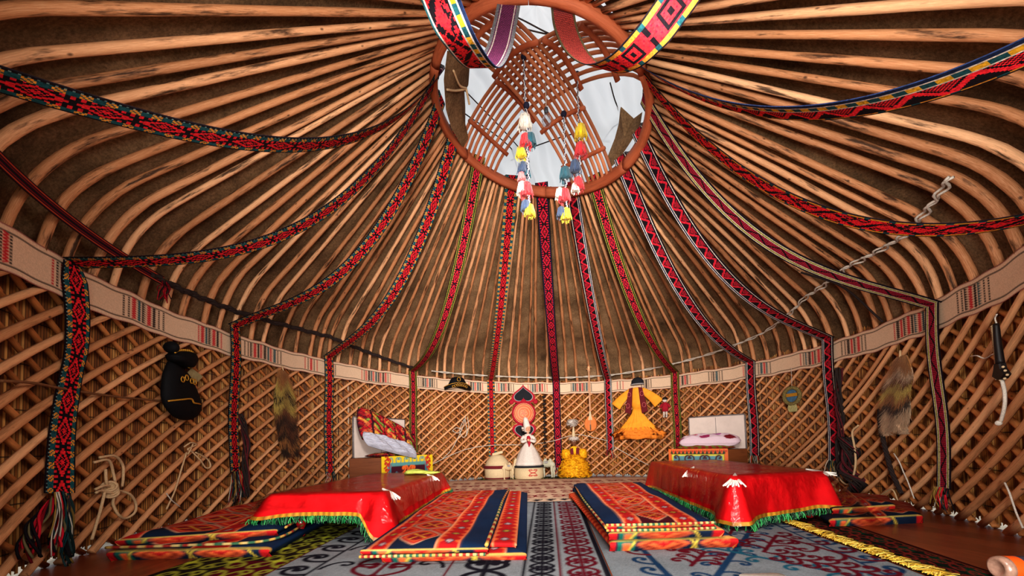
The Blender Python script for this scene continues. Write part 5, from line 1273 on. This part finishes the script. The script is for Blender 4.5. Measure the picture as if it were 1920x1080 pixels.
# fur pelts
def pelt(px0,py0,px1,py1,w,label,stripes,seed,notch):
    f=wfr((px0+px1)/2,(py0+py1)/2,-.085); O,X,Zz,N=f; ta,Pa=wallhit(px0,py0,-.085); tb_,Pb_=wallhit(px1,py1,-.085); L=Pa[2]-Pb_[2]; dxx=(Pb_-Pa)@X
    root=empty('fur_pelt',Pa,label,'fur pelt','fur pelts on the lattice'); r=random.Random(seed); mb=MB(); R=[]; cols=[]
    wf=lambda s:w*(.35+.65*min(1,s*3.2))*(1-.25*max(0,s-.85)/.15)
    P=lambda s,q,h:Pa+X*(dxx*s+q*wf(s)+.012*math.sin(s*9))-Zz*L*s+N*h
    def colr(s,q):
        c=np.array(stripes[-1][1]); s=s+.05*math.sin(q*9+s*5)+r.uniform(-.05,.05)
        for a,b in stripes:
            if s<=a: c=np.array(b); break
        if abs(q)<.13: c=c*.7+np.array(rgb(110,56,34))*.3
        return c*r.uniform(.7,1.25)
    ns=40
    for i in range(ns):
        s=i/(ns-1); R.append([P(s,math.cos(a)*.5,.028*max(0,math.sin(a))-.008) for a in np.linspace(0,2*math.pi,17)[:-1]]); cols+= [colr(s,math.cos(a)*.5) for a in np.linspace(0,2*math.pi,17)[:-1]]
    V=[p for q in R for p in q]; mb.loft(R,np.array(cols)); mb.build('hide',FURM,root)
    mb=MB()
    for k in range(7000):
        s=r.random()**.95; q=r.uniform(-.5,.5); p=P(s,q,.026*math.sqrt(max(0,1-4*q*q))); l=r.uniform(.04,.085); d=-Zz*l+X*(q*l*1.1+r.uniform(-.3,.3)*l)+N*l*r.uniform(.1,.7); sd=X*.0035
        c_=colr(s,q); mb.add([p-sd,p+sd,p+d],[(0,1,2)],np.array([c_*.7,c_*.7,c_*1.15]))
    fu=mb.build('fur',FURM,root); fu['kind']='stuff'
    mb=MB(); mb.tube(spline([Pa+Zz*.05+N*.01,Pa+X*.01-Zz*.0+N*.02,Pa+X*.0-Zz*.04+N*.02],8),.008,6); mb.build('hanging_cord',ROPEB,root)
    for s,q0 in notch:                         # hind paws and tail
        mb=MB(); p=P(.97,q0,.01); Pt=spline([p,p-Zz*.05+X*q0*.1,p-Zz*s+X*q0*.12],10); cl=np.array([colr(.9 if i<6 else .75,.3) for i in range(10)]); mb.tube(Pt,np.linspace(.04,.022,10),10,cl,flat=.5)
        for k in range(160):
            i=r.randrange(9); p_=Pt[i]; d=A(r.uniform(-1,1),r.uniform(-1,1),-1.2)*.03; mb.add([p_+X*r.uniform(-.03,.03),p_+X*r.uniform(-.03,.03),p_+X*r.uniform(-.035,.035)+d],[(0,1,2)],colr(.8,.3))
        mb.build('paw',FURM,root)
    return root
TAN=rgb(176,120,66); YEL_=rgb(206,180,96); DKB=rgb(60,38,24); BRN=rgb(126,78,44); WHT=rgb(206,176,144)
pelt(527,694,541,850,.27,'striped brown fox pelt hanging on the left lattice, fluffy tail down',[(.14,TAN),(.26,YEL_),(.33,DKB),(.46,YEL_),(.56,BRN),(.68,DKB),(.74,BRN),(.84,DKB),(.92,TAN),(1,DKB)],2,[(.20,0.)])
pelt(1691,668,1683,800,.25,'pale tan fox pelt hanging on the right lattice',[(.16,TAN),(.28,WHT),(.36,BRN),(.50,YEL_),(.62,TAN),(.74,DKB),(1,WHT)],5,[(.07,-.35),(.05,.3)])
# whip
f=wfr(1880,690,-.09); O,X,Zz,N=f; root=empty('riding_whip',O,'black leather riding whip with pale stitched edges hung on the right lattice','whip')
W_=lambda px,py,h=.015:O+X*lpx2(px,py)[0]+Zz*lpx2(px,py)[1]+N*h
def lpx2(px,py):
    d=ray(px,py); s=((O-CAM)@N)/(d@N); P=CAM+d*s; return float((P-O)@X),float((P-O)@Zz)
LEATH=m_plain('black_leather',rgb(26,20,20),.5,.3,40.)
hp=[(1871,609),(1879,608),(1887,680),(1879,681)]; mb=MB(); mb.tube(spline([W_(1875,606),W_(1878,640),W_(1883,681)],14),np.linspace(.013,.019,14),9); mb.build('handle',LEATH,root)
mb=MB(); pp=[lpx2(*p) for p in((1878,680),(1888,680),(1891,690),(1899,701),(1893,709),(1884,712),(1874,706),(1877,692))]; mb.poly(pp[::-1],.02,f,dz=.004,bulge=.008); lfl=mb.build('leather_flap',LEATH,root)
mb=MB()
for q in range(24): 
    p=W_(1869+ (1877-1869)*q/23,612+(678-612)*q/23,.02); mb.tube([p-X*.012,p+X*.010+Zz*.006],.0045,5)
for p in((1877,690),(1875,697),(1873,704),(1878,710),(1886,712),(1894,709),(1899,702),(1895,694),(1891,687)): mb.ball(W_(*p,.02),.007,5)
mb.build('pale_stitching',CREAMF,root)
mb=MB(); mb.tube(spline([W_(1886,712),W_(1891,735),W_(1891,760),W_(1885,785),W_(1881,792)],30),.009,6); mb.ball(W_(1882,793,.02),.016,6); mb.build('braided_lash',ROPEW,root)
mb=MB(); mb.tube(spline([W_(1876,606),W_(1873,596),W_(1877,588)],8),.004,5); mb.build('hanging_loop',ROPEW,root)
# wreath charm
f=wfr(1487,742,-.09); O,X,Zz,N=f; root=empty('wreath_charm',O,'small round wreath charm with blue centre on the right lattice','wall ornament')
mb=MB()
for q in range(3): mb.tube([O+X*(.10+.012*math.sin(a*9+q*2))*math.cos(a)+Zz*(.10+.012*math.sin(a*9+q*2))*math.sin(a)+N*(.02+.01*math.cos(a*9+q*2)) for a in np.linspace(0,2*math.pi,70)],.013,6,cap=False)
mb.build('twisted_ring',m_plain('olive_straw',rgb(120,106,64),.9,.3,60.),root)
mb=MB(); mb.poly([(.08*math.cos(a),.08*math.sin(a)) for a in np.linspace(0,6.283,17)[:-1]],.012,f); mb.build('blue_centre',m_plain('blue_cloth',rgb(70,104,130),.8,.3,40.),root)
mb=MB(); mb.poly([(-.07,-.01),(.07,-.01),(.07,.03),(-.07,.03)],.012,f,dz=.012); mb.build('gold_strip',GOLD,root)
mb=MB()
for q in range(14): mb.tube(spline([O-Zz*.10+X*(q-6.5)*.006+N*.02,O-Zz*.15+X*(q-6.5)*.009+N*.02,O-Zz*.20+X*(q-6.5)*.007+N*.01],6),.004,4)
mb.build('tassel',m_plain('pale_olive_wool',rgb(170,160,110),.9),root)
mb=MB(); mb.tube([O+Zz*.11+N*.01,O+Zz*.35+N*.005],.003,4); mb.build('hanging_cord',ROPEW,root)
# ================================================================== ropes on the lattice
def wall_rope(pxs,r,mat,label,off=-.075,n=50,cat='rope',jit=.0):
    pts=[wpx(x,y,off-(.012 if i%2 else 0)) for i,(x,y) in enumerate(pxs)]; return rope_obj('rope',pts,r,mat,label,cat,None,n)
root=empty('rope_coil',wpx(205,905),'thick beige rope knotted and looped on the far left lattice','rope')
for pxs in ([(176,867),(203,863),(212,885),(216,915),(205,925)],[(186,858),(215,855),(230,872),(231,895),(229,912)],[(178,918),(195,911),(210,914),(208,924),(190,920),(180,924)],[(208,918),(214,928),(212,945),(222,965),(235,972),(252,962),(255,945),(245,928),(228,921),(212,920)],[(198,880),(199,900),(202,914)],[(197,920),(190,950),(183,975),(172,1012)]):
    mb=MB(); mb.tube(spline([wpx(x,y,-.08-.012*(i%2)) for i,(x,y) in enumerate(pxs)],34),.0085,7); mb.build('strand',ROPEB,root)
mb=MB(); 
for k in range(4): p=wpx(205+k,912+4*k,-.085); mb.tube([p+A(.0,.03*math.cos(a),.03*math.sin(a))*1.0+A(.02*math.cos(a),0,0) for a in np.linspace(0,6.283,15)],.009,6,cap=False)
mb.build('knot',ROPEB,root)
root=empty('rope_coil',wpx(355,845),'pale thin cord knotted on the left lattice below the velvet pouch','rope')
for pxs in ([(345,838),(358,830),(368,834),(352,842),(362,848)],[(358,845),(375,862),(386,877),(395,874),(388,860),(366,848)],[(350,848),(340,880),(328,920),(312,955)],[(362,832),(356,845),(352,852)]):
    mb=MB(); mb.tube(spline([wpx(x,y,-.08-.01*(i%2)) for i,(x,y) in enumerate(pxs)],30),.0065,6); mb.build('strand',ROPEB,root)
wall_rope([(312,925),(322,938),(337,950)],.004,ROPEW,'short white string end dangling below the pale knotted cord')
root=empty('rope_coil',wpx(860,800),'tangled pale twine tied to the back lattice right of left cot','rope')
for pxs in ([(848,808),(856,802),(866,806),(858,812),(848,808)],[(873,780),(868,800),(856,826),(845,845),(830,860)],[(876,782),(879,800),(874,818)],[(870,786),(862,806),(868,820),(875,812),(872,784)]):
    mb=MB(); mb.tube(spline([wpx(x,y,-.08) for x,y in pxs],30),.006,5); mb.build('strand',ROPEW,root)
wall_rope([(812,870),(840,856),(876,842),(920,835),(980,834)],.006,ROPEW,'white line stretched from the left cot to behind the dolls')
wall_rope([(1008,832),(1040,826),(1080,815),(1120,822),(1145,828)],.006,ROPEW,'white line slung from bead string towards the yellow doll')
wall_rope([(1152,838),(1185,856),(1216,872)],.006,ROPEW,'white line slanting down to the right table')
wall_rope([(1610,797),(1598,810),(1602,838),(1604,870),(1597,901),(1586,908),(1571,893),(1563,875)],.010,ROPEB,'thick beige rope hanging in a loop right of the red zigzag band')
root=empty('braided_cord',wpx(1650,770),'dark braided cord hanging down the right lattice below the pelt','cord')
for q in range(3):
    P=spline([wpx(x,y,-.085) for x,y in ((1650,768),(1649,785),(1654,815),(1662,850),(1672,885),(1690,925))],60); mb=MB(); mb.tube(P+np.array([[.010*math.cos(i*.7+q*2.1),.010*math.sin(i*.7+q*2.1),0] for i in range(60)]),.010,6); mb.build('strand',ROPED,root)
wall_rope([(1676,850),(1686,866),(1694,885),(1703,905),(1714,935)],.005,ROPEW,'thin pale string hanging left of the frayed purple band tail')
wall_rope([(1884,905),(1893,925),(1905,960),(1918,990)],.005,ROPEW,'thin pale string hanging near the lower right corner')
wall_rope([(1648,930),(1672,918),(1684,940)],.006,ROPEB,'short stiff twine end by the dark braided cord')
wall_rope([(1820,668),(1832,667),(1846,672),(1862,664)],.004,ROPEW,'thin white tie on the lattice left of the riding whip')
wall_rope([(0,714),(60,718),(130,731),(220,744),(306,752)],.008,m_plain('twig_brown',rgb(120,80,50),.8),'thin brown line strung along the far left lattice')
# dark yarn bundles beside two of the bands
def bundle(pxs,r,label,seed,num=10,off=-.09):
    rr_=random.Random(seed); P0=spline([wpx(x,y,off) for x,y in pxs],24); root=empty('yarn_bundle',P0[0],label,'yarn'); 
    for k in range(num):
        ph=rr_.uniform(0,6.28); a=rr_.uniform(.3,1)*r
        P=P0+np.array([[a*math.cos(ph+i*.35),a*math.sin(ph+i*.35)*.4,rr_.uniform(-.004,.004)] for i in range(24)]); mb=MB(); mb.tube(P,.0075,5); mb.build('strand',ROPED if k%4 else m_rd,root)
m_rd=m_plain('dark_red_yarn',rgb(90,26,34),.9,.3,80.)
bundle([(450,776),(456,800),(462,830),(460,870),(462,910),(460,932)],.035,'dark yarn bundle hanging right of the left band near the fox pelt',1)
bundle([(1574,690),(1572,740),(1576,790),(1574,840),(1578,885)],.04,'dark yarn bundle hanging right of the red zigzag band',2,12)
bundle([(1585,820),(1596,850),(1588,880),(1608,905),(1600,925)],.10,'tangled dark yarn heap low on the right lattice',3,26,-.10)
# red yarn clump on the far left
def clump(pts,label,seed,cols,num=26,r=.05):
    rr_=random.Random(seed); P0=spline([wpx(x,y,-.11) for x,y in pts],20); mb=MB()
    for k in range(num):
        ph=rr_.uniform(0,6.28); a=rr_.uniform(.1,1)*r; e=rr_.uniform(.7,1)
        m=max(6,int(20*e)); P=P0[:m]+np.array([[a*math.cos(ph+i*.3)*(.3+i/20),a*math.sin(ph+i*.3)*.6,0] for i in range(m)]); mb.tube(P,.006,4,cols[rr_.randrange(len(cols))])
    o=mb.build('yarn_clump',WOVEN); tag(o,label,'yarn')
RC=[rgb(170,20,40),rgb(190,30,50),rgb(26,20,26),rgb(120,16,30),rgb(110,100,70)]
clump([(106,930),(84,960),(66,985),(55,1020),(58,1065)],'tangled red yarn tail hanging furthest left near the floor',4,RC)
clump([(118,930),(116,965),(112,990),(102,1015),(92,1050)],'tangled red and black yarn tail beside the far left band',5,RC,22,.04)
clump([(124,925),(130,960),(128,1000),(128,1040),(130,1066)],'dark green and gold yarn tail at the far left band foot',6,[rgb(24,40,40),rgb(26,20,24),rgb(120,96,50),rgb(40,60,60)],26,.035)
# ================================================================== bindings around the pole feet
def pole_pt(t,h,off=-.045):
    P=roof_path(t,off); z=zt(t)+h; k=np.searchsorted(P[:12,2],z); k=min(max(k,1),11); f=(z-P[k-1][2])/(P[k][2]-P[k-1][2]+1e-9); return P[k-1]+(P[k]-P[k-1])*min(max(f,0),1)
def binding(pxs,r,mat,label,name='binding_rope',cat='rope',strands_=2):
    root=empty(name,fl(960,500,2.),label,cat)
    # angle and height along the band of pole feet
    for q in range(strands_):
        P=[]
        m=int(len(pxs)*26)
        tt_=np.interp(np.linspace(0,1,m),np.linspace(0,1,len(pxs)),[p[0] for p in pxs]); hh=np.interp(np.linspace(0,1,m),np.linspace(0,1,len(pxs)),[p[1] for p in pxs])
        for i in range(m): P.append(pole_pt(tt_[i],hh[i]+.007*math.sin(i*.55+q*3.1)+.008*q,-.045-.01*math.sin(i*1.1+q)))
        mb=MB(); mb.tube(np.array(P),r,5); mb.build('strand',mat,root)
binding([(-.55,.09),(-.3,.088),(-.05,.085),(.2,.07),(.45,.08),(.7,.14),(.95,.22),(1.2,.31),(1.45,.46),(1.7,.49),(1.95,.43),(2.2,.45)],.0085,ROPEW,'white doubled rope binding the pole feet along the back and right')
binding([(-1.9,.155),(-1.75,.17),(-1.57,.19),(-1.35,.24),(-1.15,.27),(-1.0,.23),(-.85,.18),(-.66,.10)],.014,ROPED,'dark twisted rope binding the pole feet on the left',strands_=3)
# black and red strap on the far left
P=np.array([pole_pt(t,h,-.05) for t,h in zip(np.linspace(-2.42,-1.86,60),np.linspace(.20,.165,60))]); C=resample(P,.012); W,N=frames(C,A(0,0,1)); 
if N[len(N)//2]@(CAM-C[len(C)//2])<0: N=-N
pt=np.empty((len(C)-1,10,3)); pt[:]=rgb(50,20,30); pt[:,1]=pt[:,8]=rgb(176,70,44); pt[:,4:6]=rgb(30,20,28); pt[:,3]=pt[:,6]=rgb(110,24,36)
root=empty('woven_strap',C[0],'narrow black and red striped strap across pole feet at upper left','strap')
ribbon('strap',C,W,N,pt,root,'revR',nW=10,width=.075)
strands(C[-1],A(0,1,0),Z,A(1,0,0),.06,.16,14,root,'strap_tassel',[rgb(170,20,40),rgb(26,20,26),rgb(120,16,30)],seed=8)
for pts,lb in (([(1920,335),(1880,362),(1862,385),(1845,402)],'pale rope end tied at the right end of the pole binding'),):
    pass
t_=[pole_pt(t,h,-.06) for t,h in((.62,.6),(.72,.3),(.85,.12))]
rope_obj('cord',[at(1065,445,6.6),at(985,480,6.75),at(900,530,6.9),at(830,600,6.75)],.006,ROPEW,'thin white cord slanting across the back roof poles','cord')
rope_obj('cord',[pole_pt(1.55,.75,-.07),pole_pt(1.62,.4,-.06),pole_pt(1.70,.0,-.06)],.009,ROPED,'dark cord slanting over the right roof poles','cord')
# ================================================================== tasselled cords and bulb under the ring
TC=dict(y=rgb(226,196,40),r=rgb(196,46,52),b=rgb(60,74,100),t=rgb(40,84,96),w=rgb(220,210,196),p=rgb(206,120,120))
TASS=m_attr('wool_tassel',.9,.3,150.,.2,.2,.2)
def tcord(px,ytop,ybot,Y,tass,label,seed):
    top=at(px,ytop,Y); root=empty('tassel_cord',top,label,'tassel cord','tasselled cords under the smoke ring'); zb_=at(px,ybot,Y)[2]; r=random.Random(seed)
    n=90; P=np.array([top+A(.0035*math.cos(i*.9),.0035*math.sin(i*.9),-(top[2]-zb_)*i/(n-1)) for i in range(n)])
    mb=MB()
    for q in range(2): mb.tube(P+A(.004*(q*2-1),0,0)*np.array([[math.cos(i*.9)] for i in range(n)]),.0055,5,np.array([rgb(40,40,66) if (i//2+q)%2 else rgb(206,196,190) for i in range(n)]))
    mb.build('braided_cord',WOVEN,root)
    mb=MB(); mb.ball(top,.025,8,rgb(36,34,50)); mb.build('top_knot',WOVEN,root)
    for (dx,y,c,s) in tass:
        p=at(px+dx,y,Y); mb=MB(); h=.085*s; wd=.036*s; cc=np.array(TC[c])
        mb.lathe([(.002,h*.55),(wd*.45,h*.45),(wd*.5,h*.3),(wd*.95,-.0),(wd*1.05,-h*.35),(wd*.8,-h*.5),(.002,-h*.5)],p-A(0,.012,0),14,cc,1,1,None,lambda w,z:1+.1*math.cos(w*7))
        for k in range(46):
            w=r.random()*6.283; q=p-A(0,.012,0)+A(wd*math.cos(w)*.8,wd*math.sin(w)*.8,h*.1); mb.tube([q+A(0,0,h*.2),q+A(math.cos(w),math.sin(w),0)*wd*.3-A(0,0,h*.4),q+A(math.cos(w),math.sin(w),0)*wd*r.uniform(.2,.5)-A(0,0,h*r.uniform(.6,.9))],.003,3,cc*r.uniform(.7,1.2),cap=False)
        mb.build('tassel',TASS,root)
tcord(982,106,335,3.0,[(-5,286,'y',1.05),(-2,316,'b',1.1),(-4,332,'p',.8),(6,325,'t',.7)],'tasselled cord with one yellow tassel hanging from the cross bar, leftmost',1)
tcord(987,198,392,2.95,[(-3,228,'w',1.3),(-2,264,'r',1.15),(7,262,'t',1.1),(0,355,'r',1.2),(-8,352,'w',1.0),(-2,386,'b',.95),(6,394,'y',1.)],'tasselled cord with white and red tassels hanging second from left',2)
tcord(1057,214,400,3.1,[(2,325,'t',1.15),(-8,362,'w',.9),(1,366,'r',1.2),(-5,398,'b',.95),(4,401,'y',1.05)],'tasselled cord with teal upper tassel hanging third from left',3)
tcord(1082,140,352,3.1,[(6,246,'y',1.25),(6,280,'r',1.25),(-4,312,'b',1.15),(2,344,'r',1.15),(-4,352,'w',.8)],'tasselled cord with bright yellow top tassel hanging rightmost',4)
top=at(1023,148,3.2); root=empty('light_bulb',top,'clear glass light bulb hanging on a white wire under the cross','light bulb'); bt=at(1024,202,3.2)
mb=MB(); mb.tube([top,bt],.003,5); mb.build('wire',ROPEW,root)
mb=MB(); mb.lathe([(.004,.0),(.016,-.004),(.019,-.03),(.017,-.05)],bt,14); mb.build('socket',m_plain('dark_socket',rgb(60,60,64),.5),root)
def m_glass():
    t=NT('frosted_bulb_glass'); g=t.n('ShaderNodeBsdfGlossy',Color=(.9,.92,.95,1),Roughness=.08); tr=t.n('ShaderNodeBsdfTransparent',Color=(.9,.92,.94,1)); lw=t.n('ShaderNodeLayerWeight',Blend=.35)
    mx=t.n('ShaderNodeMixShader',Fac=lw.outputs['Facing']); t.t.links.new(tr.outputs[0],mx.inputs[1]); t.t.links.new(g.outputs[0],mx.inputs[2]); t.t.links.new(mx.outputs[0],t.out.inputs[0]); return t.m
mb=MB(); mb.lathe([(.016,-.05),(.02,-.065),(.038,-.095),(.042,-.12),(.034,-.148),(.018,-.162),(.001,-.166)],bt,20); mb.build('bulb',m_glass(),root)
# ================================================================== bottle in the lower right corner, paper by the rug
a=fl(1868,1066,.05); d=A(.985,-.17,0); b=A(*a); b[2]=.053
ax=(A(.17,.985,0),Z,d)
root=empty('plastic_bottle',b,'orange plastic bottle lying on its side in the lower right corner','bottle')
ORB=m_plain('orange_plastic',rgb(226,90,30),.3,.08,10.,spec=.6)
mb=MB(); mb.lathe([(.044,.02),(.05,.03),(.05,.19),(.046,.20),(.03,.25),(.02,.27),(.02,.29)],b,28,None,1,1,ax); mb.build('bottle_body',ORB,root)
mb=MB(); mb.lathe([(.0005,.012),(.025,.008),(.034,0),(.045,.004),(.0495,.02),(.05,.034)],b,28,None,1,1,ax); mb.build('clear_base',m_plain('dusty_clear_plastic',rgb(166,130,112),.25,.2,60.,spec=.7),root)
mb=MB(); mb.lathe([(.0505,.07),(.051,.071),(.051,.16),(.0505,.161)],b,28,None,1,1,ax); mb.build('dark_label',m_plain('dark_label_print',rgb(60,56,70),.4,.5,90.),root)
mb=MB(); mb.lathe([(.022,.275),(.024,.277),(.024,.3),(.001,.302)],b,20,None,1,1,ax); mb.build('cap',ORB,root)
p=fl(1415,1080,.01); mb=MB(); R=[]
mb.loft([[p+A(.10*math.cos(a),-.06+.05*math.sin(a),z+.004*math.sin(a*3)) for a in np.linspace(0,6.283,25)[:-1]] for z in(.0,.012,.018)]); tag(mb.build('folded_paper',WHITEM),'crumpled white paper scrap at the bottom edge of the grey rug','paper')
# ================================================================== light, world, camera
w=bpy.data.worlds.new('World'); scene.world=w; w.use_nodes=True; nt=w.node_tree; bg=nt.nodes['Background']
sky=nt.nodes.new('ShaderNodeTexSky'); sky.sky_type='HOSEK_WILKIE'; sky.sun_direction=(.3,-.35,.9); sky.turbidity=4.
mixn=nt.nodes.new('ShaderNodeMix'); mixn.data_type='RGBA'; mixn.inputs[0].default_value=.75; mixn.inputs[7].default_value=(.93,.96,1,1); nt.links.new(sky.outputs[0],mixn.inputs[6]); nt.links.new(mixn.outputs[2],bg.inputs[0]); bg.inputs[1].default_value=WORLD_E
def lamp(name,ty,loc,rot,en,size=None,col=(1,1,1),sy=None):
    l=bpy.data.lights.new(name,ty); l.energy=en; l.color=col
    if ty=='AREA': l.size=size; l.shape='RECTANGLE'; l.size_y=sy or size
    if ty=='SUN': l.angle=size
    o=bpy.data.objects.new(name,l); o.location=loc; o.rotation_euler=rot; COL.objects.link(o); return o
lamp('sun','SUN',(0,0,8),(math.radians(24),math.radians(14),0),SUN_E,.02,(1,.96,.9))
lamp('door_daylight','AREA',(-.1,-.9,1.15),(math.radians(92),0,0),DOOR_E,1.5,(1,.95,.88),1.9)
for nm,loc,rot,en,sz,sp in FILL: lamp(nm,'AREA',loc,rot,en,sz,(1,.96,.91)).data.spread=math.radians(sp)
cam=bpy.data.cameras.new('camera'); co=bpy.data.objects.new('camera',cam); COL.objects.link(co)
from mathutils import Matrix
B_=-FW; co.matrix_world=Matrix(((CX[0],CYV[0],B_[0],0),(CX[1],CYV[1],B_[1],0),(CX[2],CYV[2],B_[2],CH),(0,0,0,1)))
cam.sensor_width=36; cam.lens=F/1920*36; cam.shift_y=(CY-540)/1920; cam.clip_start=.02
scene.camera=co
scene.view_settings.view_transform='Standard'
try: scene.view_settings.look='Medium High Contrast'
except Exception: pass
scene.view_settings.exposure=EXPO
scene.cycles.max_bounces=8; scene.cycles.diffuse_bounces=4; scene.cycles.transparent_max_bounces=12; scene.cycles.sample_clamp_indirect=6
